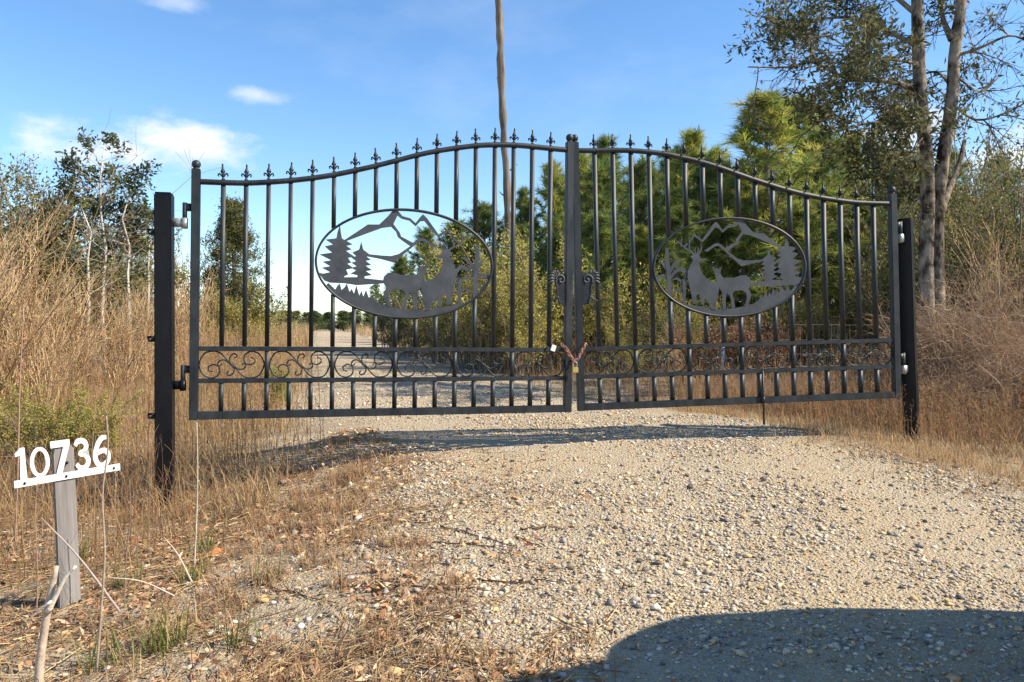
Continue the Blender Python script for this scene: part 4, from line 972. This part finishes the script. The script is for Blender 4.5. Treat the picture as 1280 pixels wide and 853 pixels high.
def panel(nm, q, mat, parent):
    g = Geo(); q = np.array(q, float); nn = np.cross(q[1] - q[0], q[2] - q[0]); nn = nn / np.linalg.norm(nn) * .012; g.add(np.concatenate([q - nn, q + nn]), [(3, 2, 1, 0), (4, 5, 6, 7), (0, 1, 5, 4), (1, 2, 6, 5), (2, 3, 7, 6), (3, 0, 4, 7)]); return link(nm, g.mesh(nm, mat, False, False), parent)
panel('windscreen', [(-.72, -.475, 1.135), (.72, -.475, 1.135), (.62, -.83, 1.605), (-.62, -.83, 1.605)], M['glass'], van)
for sg in (-1, 1):
    for y0, y1, y2, y3 in ((.72, 1.55, 1.5, 1.02), (1.62, 2.7, 2.7, 1.62), (2.78, 3.95, 3.8, 2.78)):
        panel('side_window', [(sg * .895, -y0, 1.1), (sg * .895, -y1, 1.1), (sg * .795, -y2, 1.56), (sg * .795, -y3, 1.56)], M['glass'], van)
    for yw in (.75, 3.65):
        wh = link('wheel', None, van); wh.location = (sg * .80, -yw, .256); wh.scale = (1, 1, .8); g = Geo()
        tube(g, [(-.1 * sg, 0, 0), (.1 * sg, 0, 0)], .32, 28); link('tyre', g.mesh('tyre', M['rubber'], False, False), wh)
        g = Geo(); tube(g, [(.06 * sg, 0, 0), (.108 * sg, 0, 0), (.112 * sg, 0, 0)], [.2, .2, .06], 20); link('rim', g.mesh('rim', M['galv'], False, False), wh)
    panel('headlight', [(sg * .5, -.03, .70), (sg * .74, -.08, .70), (sg * .74, -.14, .86), (sg * .5, -.09, .86)], M['white'], van)
    link('mirror', bevel_box('mirror', (sg * .97 - .07, -.78, 1.08), (sg * .97 + .07, -.68, 1.24), M['van'], .02), van)
    panel('tail_light', [(sg * .82, -4.4, .95), (sg * .72, -4.44, .95), (sg * .70, -4.38, 1.3), (sg * .80, -4.34, 1.3)], M['rust'], van)
link('front_bumper', bevel_box('front_bumper', (-.82, -.12, .30), (.82, .05, .52), M['rubber'], .04), van)
link('rear_bumper', bevel_box('rear_bumper', (-.82, -4.55, .34), (.82, -4.40, .56), M['rubber'], .04), van)

# ------------------------------------------------------------------ dry grass and weeds
def blades(g, X, Y, H, w, pal, lean=.35, bend=.5, var=.22, k=4):
    n = len(X); a = U(0, 6.28, n); L0 = np.abs(rng.normal(size=n)) * lean
    P = np.zeros((n, k, 3)); P[:, 0] = np.stack([X, Y, G(X, Y) - .01], 1); tl = L0.copy()
    for i in range(1, k):
        d = np.stack([np.sin(tl) * np.cos(a), np.sin(tl) * np.sin(a), np.cos(tl)], 1); P[:, i] = P[:, i - 1] + d * (H / (k - 1))[:, None]; tl = tl + U(0, 1, n) * bend
    S = np.stack([-np.sin(a + U(-.6, .6, n)), np.cos(a), np.zeros(n)], 1); S = unit(S)
    ribbons(g, P, S, (w[:, None] * np.linspace(1, .15, k)[None]), pick(pal, n, var)); return P
STRAW = [(.56, .41, .22), (.64, .49, .28), (.46, .31, .17), (.60, .41, .20), (.38, .25, .14), (.52, .42, .22)]
STRAW = [tuple(v * 0.88 for v in q) for q in STRAW]
RUSTY = [(.52, .32, .18), (.60, .39, .21), (.42, .25, .14), (.64, .47, .28), (.34, .20, .12)]
RUSTY = [tuple(v * 0.85 for v in q) for q in RUSTY]
GREEN = [(.16, .19, .05), (.22, .24, .07), (.12, .15, .04)]
def clump(s, a, x, y): return sstep(a, a + .3, fbm(x * s, y * s, 50))
inview = lambda x, y: (np.abs(x) < .74 * y + .5)

# knee-high verge and field grass
g = Geo()
X, Y = sample(60000, -7, -1.4, 4.2, 12, lambda x, y: (1 - roadmask(x, y)) * inview(x, y) * sstep(.1, .6, xl(y) - x) * np.clip(5.5 / y, .2, 1) * (.3 + clump(1.3, .3, x, y))); blades(g, X, Y, U(.08, .34, len(X)), U(.0015, .0035, len(X)), STRAW + RUSTY, .55, .6)
X, Y = sample(70000, -9, -.2, 2.0, 14, lambda x, y: (1 - roadmask(x, y)) * inview(x, y) * sstep(-.15, 1.0, xl(y) - x) * np.clip(4.4 / y, .15, 1) * (.08 + clump(1.9, .36, x, y)) * (1 - .8 * sandpatch(x, y)))
H = U(.04, .15, len(X)) * (1 + 1.6 * sstep(.7, 1.8, xl(Y) - X) * sstep(3.4, 4.8, Y)); blades(g, X, Y, H, U(.0012, .003, len(X)), STRAW + RUSTY[:2], .5, .55)
X, Y = sample(95000, .2, 9, 4.0, 14, lambda x, y: (1 - roadmask(x, y)) * inview(x, y) * sstep(-.15, .35, x - xr(y)) * np.clip(6. / y, .15, 1) ** 2 * (.3 + clump(1.3, .3, x, y)))
H = U(.05, .2, len(X)) * (1 + .8 * sstep(.6, 1.4, X - xr(Y))); blades(g, X, Y, H, U(.0013, .003, len(X)), STRAW + RUSTY, .7, .75)
X, Y = sample(40000, 1.0, 4.6, 3.6, 7.4, lambda x, y: np.exp(-((x - xr(y) - .22) / .24) ** 2) * (.25 + clump(2.5, .35, x, y))); blades(g, X, Y, U(.05, .17, len(X)), U(.0012, .003, len(X)), STRAW + RUSTY, .7, .6)
tag(link('verge_grass', g.mesh('verge_grass', M['dry'])), 'dry straw-coloured grass covering both verges', 'grass', kind='stuff')
# sparse tufts on the edge of the gravel
g = Geo(); tx, ty = [], []
for x, y, Yd in ((300, 0, 0),):
    pass
for k in range(420):
    y0 = U(2.05, 5.6); x0 = xl(y0) + abs(rng.normal()) * -.75 + U(-.25, .32)
    if fbm(x0 * 1.7, y0 * 1.7, 91) < .48: continue
    m_ = rng.integers(14, 56); tx.append(x0 + rng.normal(size=m_) * .028); ty.append(y0 + rng.normal(size=m_) * .028)
for k in range(40):
    y0 = U(3.6, 5.6); x0 = xr(y0) - abs(rng.normal()) * .3; m_ = rng.integers(8, 26); tx.append(x0 + rng.normal(size=m_) * .03); ty.append(y0 + rng.normal(size=m_) * .03)
for (x0, y0) in ((-1.06, 4.75), (-1.0, 4.65), (-.95, 4.7), (-1.15, 4.2), (-.9, 4.05)):
    m_ = 260; tx.append(x0 + rng.normal(size=m_) * .06); ty.append(y0 + rng.normal(size=m_) * .06)
X, Y = np.concatenate(tx), np.concatenate(ty); blades(g, X, Y, U(.03, .14, len(X)), U(.0012, .0028, len(X)), RUSTY + STRAW[:3] + [(.30, .16, .09), (.36, .2, .11)], .85, .7)
gx0, gy0 = [], []
for (x_, y_, Yd, m_) in ((195, 810, 2.55, 60), (215, 800, 2.6, 40), (130, 820, 2.5, 40), (300, 790, 2.55, 30), (240, 690, 3.2, 40), (255, 650, 3.6, 40), (160, 700, 3.2, 30), (100, 640, 3.6, 40), (330, 700, 3.1, 25)):
    p = px(x_, y_, Yd); gx0.append(p[0] + rng.normal(size=m_) * .03); gy0.append(p[1] + rng.normal(size=m_) * .03)
X, Y = np.concatenate(gx0), np.concatenate(gy0); blades(g, X, Y, U(.07, .2, len(X)), U(.002, .004, len(X)), GREEN + STRAW[:1], .4, .45)
tag(link('grass_tufts', g.mesh('grass_tufts', M['dry'])), 'scattered dry and green grass tufts along the gravel edge', 'grass', kind='stuff')

# tall dry weeds
def weeds(g, X, Y, H, pal, tw=9, r=.0028, feather=.0):
    n = len(X); k = 5; a = U(0, 6.28, n); tl = np.abs(rng.normal(size=n)) * .11; P = np.zeros((n, k, 3)); P[:, 0] = np.stack([X, Y, G(X, Y) - .02], 1)
    for i in range(1, k):
        P[:, i] = P[:, i - 1] + np.stack([np.sin(tl) * np.cos(a), np.sin(tl) * np.sin(a), np.cos(tl)], 1) * (H / (k - 1))[:, None]; tl = tl + rng.normal(size=n) * .07 + .03
    c = pick(pal, n, .2); strands(g, P, U(.6, 1.2, n)[:, None] * r * np.linspace(1, .4, k)[None], c)
    m_ = n * tw; si = np.repeat(np.arange(n), tw); t = rng.beta(2.2, 1.4, m_) * (k - 1.001); i0 = t.astype(int); f = (t - i0)[:, None]
    Q = np.zeros((m_, 3, 3)); Q[:, 0] = P[si, i0] * (1 - f) + P[si, i0 + 1] * f; az_ = U(0, 6.28, m_); up = U(.7, 2.2, m_); D = unit(np.stack([np.cos(az_), np.sin(az_), up], 1)); L = U(.06, .22, m_) * H[si] * .7
    Q[:, 1] = Q[:, 0] + D * (L * .5)[:, None]; D = unit(D + rng.normal(size=(m_, 3)) * .2 + np.array([0, 0, .15])); Q[:, 2] = Q[:, 1] + D * (L * .5)[:, None]
    strands(g, Q, np.full((m_, 3), r * .45) * np.array([1, .8, .5]), c[si] * U(.8, 1.2, (m_, 1)))
    if feather:
        m2 = m_ * 4; sj = np.repeat(np.arange(m_), 4); tt = U(.3, 1, m2)[:, None]; B = Q[sj, 1] * (1 - tt) + Q[sj, 2] * tt
        leaves(g, B, unit(rdir(m2) + np.array([0, 0, .7])), U(.5, 1.3, m2) * feather, U(.2, .4, m2) * feather, pick([tuple(x * 1.15 for x in q) for q in pal], m2, .2))
g = Geo()
X, Y = sample(2500, -10, -2.0, 4.1, 11, lambda x, y: inview(x, y) * sstep(.9, 1.6, xl(y) - x) * (.08 + .92 * clump(1.2, .34, x, y)))
ok = ~((X > -2.9) & (Y < 4.75)); X, Y = X[ok], Y[ok]
H = U(.55, 1.25, len(X)) * (1 + .35 * sstep(-3.2, -5.5, X)); weeds(g, X, Y, H, RUSTY + BROWN, 7, .0034, .018)
X, Y = sample(500, -3.6, -1.5, 2.9, 4.4, lambda x, y: inview(x, y) * sstep(.75, 1.2, xl(y) - x)); ok = ~((np.abs(X - sb[0] * Y / 3.0) < .33) & (Y < 3.15)); X, Y = X[ok], Y[ok]
weeds(g, X, Y, U(.25, .6, len(X)), RUSTY + BROWN, 6, .0018)
tag(link('tall_weeds', g.mesh('tall_weeds', M['dry'])), 'mass of tall brown weed stalks around the number sign', 'weeds', kind='stuff')
g = Geo()
X, Y = sample(6500, -6.5, -1.2, 5.4, 16, lambda x, y: inview(x, y) * (x > (-.40 * y - .25)) * sstep(.0, .35, xl(y) - x) * np.clip(9 / y, .3, 1) * (.25 + clump(1, .3, x, y)))
weeds(g, X, Y, U(.35, .85, len(X)), STRAW + RUSTY, 7, .0025, .016)
X, Y = sample(2600, -.6, 8.5, 5.9, 13, lambda x, y: inview(x, y) * sstep(.2, .75, x - xr(y)) * (.15 + clump(1, .3, x, y)) * np.clip(8.5 / y, .2, 1))
weeds(g, X, Y, U(.25, .70, len(X)), STRAW + RUSTY + BROWN[:2], 8, .0022, .012)
X, Y = sample(3200, .9, 4.6, 5.2, 8, lambda x, y: sstep(.3, .7, x - xr(y)))
weeds(g, X, Y, U(.2, .5, len(X)), BROWN + RUSTY, 9, .0018, .008)
X, Y = sample(26000, 3.5, 16, 3.0, 13, lambda x, y: (x - xr(y) > .6) * (np.abs(x) > .70 * y)); blades(g, X, Y, U(.2, .6, len(X)), U(.003, .006, len(X)), STRAW + RUSTY, .4, .5)
X, Y = sample(60000, -32, 20, 13, 62, lambda x, y: inview(x, y) * (x < .1 * y) * (x > -.5 * y) * (np.minimum(x - xl(y), xr(y) - x) < -.2) * np.clip(20 / y, .2, 1))
blades(g, X, Y, U(.3, .85, len(X)), U(.006, .018, len(X)), STRAW + RUSTY[:2], .25, .3)
tag(link('field_grass', g.mesh('field_grass', M['dry'])), 'tall dry broom grass of the field behind the gate', 'grass', kind='stuff')

# leaning tall canes in the thicket
for k in range(26):
    x = U(-60, 150); Y = U(6.2, 8.2); p = np.array([(x - 640) / FPX * Y, Y, 0]); p[2] = float(G(p[0], Y)); H = U(1.4, 2.7) * (1.1 if x < 60 else .75)
    g = Geo(); ln = U(-.12, .42); P = [np.zeros(3)]; d = np.array([ln, U(-.15, .15), 1.])
    for i in range(7): d = unit(d + np.array([.05 * np.sign(ln), 0, -.04]) + rng.normal(size=3) * .04); P.append(P[-1] + d * H / 7)
    P = np.array(P); c = BROWN[k % 5]; tube(g, P, np.linspace(.006, .0015, 8), 5, c)
    m_ = 26; i0 = rng.integers(2, 8, m_); Q = np.zeros((m_, 3, 3)); Q[:, 0] = P[i0]; D = unit(rng.normal(size=(m_, 3)) * .5 + np.array([ln * .6, 0, .8])); Q[:, 1] = Q[:, 0] + D * .12; Q[:, 2] = Q[:, 1] + unit(D + rng.normal(size=(m_, 3)) * .2) * .12
    strands(g, Q, np.full((m_, 3), .0012), np.repeat(np.array([c]), m_, 0)); o = link('dry_cane', g.mesh('dry_cane', M['dry'])); o.location = p
    tag(o, 'tall thin dry cane leaning in the thicket beyond the number sign', 'cane', 'tall canes in the thicket')

# individual dry stalks near the sign
def stalk(pts, Y, r, c, lb, nm='dry_stalk', twigs=5):
    W_p = np.array([px(x, y, Y + (q if False else 0)) for x, y in pts]); W_p[0, 2] = float(G(W_p[0, 0], Y)) - .02; b0 = W_p[0].copy()
    P = spline(W_p - b0, 4); g = Geo(); tube(g, P, np.linspace(r, r * .45, len(P)), 6, c)
    for i in range(twigs):
        q = P[rng.integers(len(P) // 3, len(P))]; d = unit(rng.normal(size=3) + np.array([0, 0, .8])); strands(g, np.array([[q, q + d * .04, q + d * .08 + rng.normal(size=3) * .008]]), np.full((1, 3), r * .22), np.array([c]))
    o = link(nm, g.mesh(nm, M['wood'], True)); o.location = b0; tag(o, lb, 'stalk', 'single stalks near the number sign'); return o
stalk([(120, 852), (126, 770), (131, 690), (128, 620), (135, 560), (133, 520)], 2.45, .0042, (.33, .26, .2), 'thin grey-brown stalk standing upright in front of the digit six')
stalk([(242, 718), (246, 640), (247, 580), (246, 528)], 3.3, .004, (.46, .40, .32), 'pale thin stalk standing under the hinge stile of the gate', twigs=2)
stalk([(45, 790), (47, 720), (44, 640), (48, 600)], 2.9, .003, (.28, .19, .14), 'thin reddish stalk standing just behind the forked broken stub')
stalk([(18, 720), (22, 600), (25, 480), (30, 380)], 3.7, .0042, (.36, .22, .16), 'tall reddish stalk behind the digit one')
stalk([(155, 740), (158, 690), (163, 650), (162, 600)], 2.95, .0028, (.25, .17, .12), 'short dark stalk between the stake and the black post', twigs=7)
def fallen(p, q, Y0, Y1, r, c, lb):
    a = px(*p, Y0); b_ = px(*q, Y1); a[2] = max(a[2], float(G(a[0], a[1])) + r); b_[2] = max(b_[2], float(G(b_[0], b_[1])) + r); mid = (a + b_) / 2 + np.array([0, 0, .02]); g = Geo(); P = spline([a - a, mid - a, b_ - a], 5); tube(g, P, np.linspace(r, r * .5, len(P)), 6, c)
    o = link('fallen_stick', g.mesh('fallen_stick', M['wood'], True)); o.location = a; tag(o, lb, 'stick', 'sticks lying near the number sign')
fallen((150, 765), (52, 648), 2.75, 2.85, .0045, (.36, .30, .26), 'thin grey stick leaning across the stake of the number sign')
fallen((218, 745), (135, 722), 2.85, 2.75, .003, (.55, .45, .38), 'pale curved twig lying on litter beside the stake')
fallen((0, 762), (62, 728), 2.7, 2.7, .003, (.3, .22, .17), 'thin brown twig running from the weeds to the forked stub')
fallen((240, 728), (205, 672), 3.0, 3.15, .004, (.55, .43, .33), 'tan stick slanting at the foot of the pale stalk')

# forked broken stub in front of the sign
fb = px(46, 880, 2.32); fb[2] = float(G(fb[0], fb[1])); stub = empty('broken_branch', fb); tag(stub, 'forked broken stub of pale wood standing in front of the grey stake', 'branch')
pp = lambda L, Y: np.array([px(x, y, Y) for x, y in L]) - fb
g = Geo(); P = spline(np.concatenate([[[0, 0, -.05]], pp([(50, 830), (57, 780), (64, 740), (71, 708)], 2.32)]), 4); tube(g, P, np.interp(np.linspace(0, 1, len(P)), [0, .85, 1], [.014, .0095, .006]), 9, (.46, .36, .28)); link('stem', g.mesh('stem', M['wood'], True), stub)
g = Geo(); P = spline(pp([(60, 765), (70, 745), (82, 722), (95, 708)], 2.31), 4); tube(g, P, np.linspace(.009, .004, len(P)), 7, (.66, .58, .48)); link('fork', g.mesh('fork', M['wood'], True), stub)
g = Geo(); P = spline(pp([(64, 752), (48, 764), (34, 778)], 2.3), 4); tube(g, P, np.linspace(.005, .0015, len(P)), 6, (.66, .58, .48)); link('splinter', g.mesh('splinter', M['wood'], True), stub)

# red clay spot
cp_ = px(270, 690, 3.55); cz = float(G(cp_[0], cp_[1])); gX, gY = np.meshgrid(np.linspace(-.11, .11, 25), np.linspace(-.10, .10, 25)); R = np.sqrt((gX / .10) ** 2 + (gY / .09) ** 2) + .5 * (fbm(gX * 22, gY * 22, 71) - .5)
Z = .04 * sstep(1.0, .0, R) + .02 * (fbm(gX * 45, gY * 45, 7) - .5) * sstep(1.05, .6, R) - .012 + G(gX + cp_[0], gY + cp_[1]) - cz
ii = (np.arange(24)[:, None] * 25 + np.arange(24)[None]).reshape(-1); g = Geo(); g.add(np.stack([gX, gY, Z], -1).reshape(-1, 3), np.stack([ii, ii + 1, ii + 26, ii + 25], 1)); o = link('clay_mound', g.mesh('clay_mound', M['clay'], True, False)); o.location = (cp_[0], cp_[1], cz); tag(o, 'small crumbly mound of orange-red clay in the dry grass', 'clay mound')

# leaf litter, straw and twigs on the ground
g = Geo()
def flat(n, x0, x1, y0, y1, dens, L, Wd, pal, lift=.012, tilt=.35):
    X, Y = sample(n, x0, x1, y0, y1, dens); m_ = len(X); a = U(0, 6.28, m_); D = unit(np.stack([np.cos(a), np.sin(a), rng.normal(size=m_) * tilt], 1)); P = np.stack([X, Y, G(X, Y) + U(.001, lift, m_)], 1)
    leaves(g, P, D, U(L[0], L[1], m_), U(Wd[0], Wd[1], m_), pick(pal, m_, .25), .5)
edge = lambda x, y: np.exp(-np.maximum(x - xl(y), 0) * 2.6) * inview(x, y) * (1 - .85 * sandpatch(x, y))
flat(52000, -3.8, .6, 1.7, 6, lambda x, y: edge(x, y) * (.12 + clump(2.4, .36, x, y)) * np.clip(4 / y, .3, 1), (.015, .06), (.005, .02), [(.34, .19, .11), (.46, .28, .16), (.22, .12, .08), (.54, .37, .21), (.60, .47, .32), (.38, .17, .09)])
flat(700, -3.2, .4, 1.8, 5, lambda x, y: edge(x, y) * clump(2.0, .3, x, y), (.022, .05), (.012, .026), [(.34, .18, .10), (.27, .14, .08), (.42, .28, .17), (.2, .11, .07)], .03, .6)
flat(1200, .0, 4.0, 2.2, 6, lambda x, y: np.exp(-np.maximum(xr(y) - x, 0) * 1.5), (.012, .05), (.006, .02), [(.30, .16, .08), (.22, .12, .07), (.42, .28, .16)])
flat(140, -.5, 3.0, 1.9, 5.5, lambda x, y: x * 0 + .35, (.015, .035), (.010, .02), [(.36, .09, .05), (.30, .13, .07), (.2, .1, .06)])
n_ = 30000; X, Y = sample(n_, -3.8, .8, 1.75, 5.8, lambda x, y: edge(x, y) * (.15 + clump(2.0, .3, x, y))); m_ = len(X); a = U(0, 6.28, m_); L = U(.03, .2, m_) ; d = np.stack([np.cos(a), np.sin(a)], 1)
Q = np.zeros((m_, 3, 3)); 
for i in range(3):
    off = d * (L * i / 2)[:, None]; Q[:, i, :2] = np.stack([X, Y], 1) + off + rng.normal(size=(m_, 2)) * .006; Q[:, i, 2] = G(Q[:, i, 0], Q[:, i, 1]) + U(.002, .022, m_)
strands(g, Q, np.full((m_, 3), .0013) * U(.6, 1.6, (m_, 1)), pick(RUSTY + STRAW + [(.16, .09, .06), (.2, .12, .08)], m_, .25))
tag(link('leaf_litter', g.mesh('leaf_litter', M['litter'])), 'brown fallen leaves, straw and twigs strewn along the gravel edge', 'litter', kind='stuff')
for k, (p, q, Y0, Y1) in enumerate((((548, 655), (650, 690), 3.6, 3.3), ((650, 662), (706, 656), 3.55, 3.55), ((640, 672), (676, 695), 3.45, 3.3), ((540, 672), (640, 688), 3.4, 3.3), ((470, 748), (610, 758), 2.9, 2.85), ((600, 735), (708, 738), 2.95, 2.92), ((390, 640), (480, 700), 3.7, 3.3), ((310, 700), (420, 770), 3.1, 2.8))):
    a = px(*p, Y0)[:2]; b_ = px(*q, Y1)[:2]; T = np.linspace(0, 1, 9)[:, None]; C = a * (1 - T) + b_ * T + rng.normal(size=(9, 2)) * .012; P = np.concatenate([C, (G(C[:, 0], C[:, 1]) + .006)[:, None]], 1); g = Geo(); o0 = P[0].copy(); tube(g, P - o0, np.linspace(.0045, .002, 9), 5, (.13, .075, .05))
    o = link('fallen_twig', g.mesh('fallen_twig', M['wood'], True)); o.location = o0; tag(o, 'thin dark twig lying on the gravel at the litter edge', 'twig', 'twigs on the gravel')

# wire fence behind the tilted leaf
fn = empty('wire_fence', (2.4, 9.0, float(G(2.4, 9.0)))); tag(fn, 'sagging wire field fence in tall grass behind the tilted leaf', 'fence')
fl = np.array(fn.location); fx = np.linspace(1.3, 6.0, 62); fyy = 9.0 + .10 * (fx - 2.4)
for hgt in (.15, .3, .45, .62, .8):
    g = Geo(); P = np.stack([fx, fyy, G(fx, fyy) + hgt + .02 * np.sin(fx * 2.1)], 1) - fl; tube(g, P, .0022, 4, (.22, .18, .16)); link('wire', g.mesh('wire', M['wood'], True), fn)
g = Geo(); Q = np.zeros((61, 2, 3))
for i in (0, 1): Q[:, i] = np.stack([fx[:61], fyy[:61], G(fx[:61], fyy[:61]) + (.14 + .68 * i)], 1) - fl
strands(g, Q, np.full((61, 2), .0018), np.tile([(.22, .18, .16)], (61, 1))); link('stay_wires', g.mesh('stay_wires', M['wood']), fn)
for x in (2.5, 5.0):
    y = 9.0 + .10 * (x - 2.4); z = float(G(x, y)); g = Geo(); box(g, (x - .018 - fl[0], y - .018 - fl[1], z - .1 - fl[2]), (x + .018 - fl[0], y + .018 - fl[1], z + .86 - fl[2])); pst = link('fence_post', g.mesh('fence_post', M['galv'], False, False), fn)
    g = Geo(); box(g, (x - .021 - fl[0], y - .021 - fl[1], z + .72 - fl[2]), (x + .021 - fl[0], y + .021 - fl[1], z + .87 - fl[2])); link('white_tip', g.mesh('white_tip', M['white'], False, False), pst)
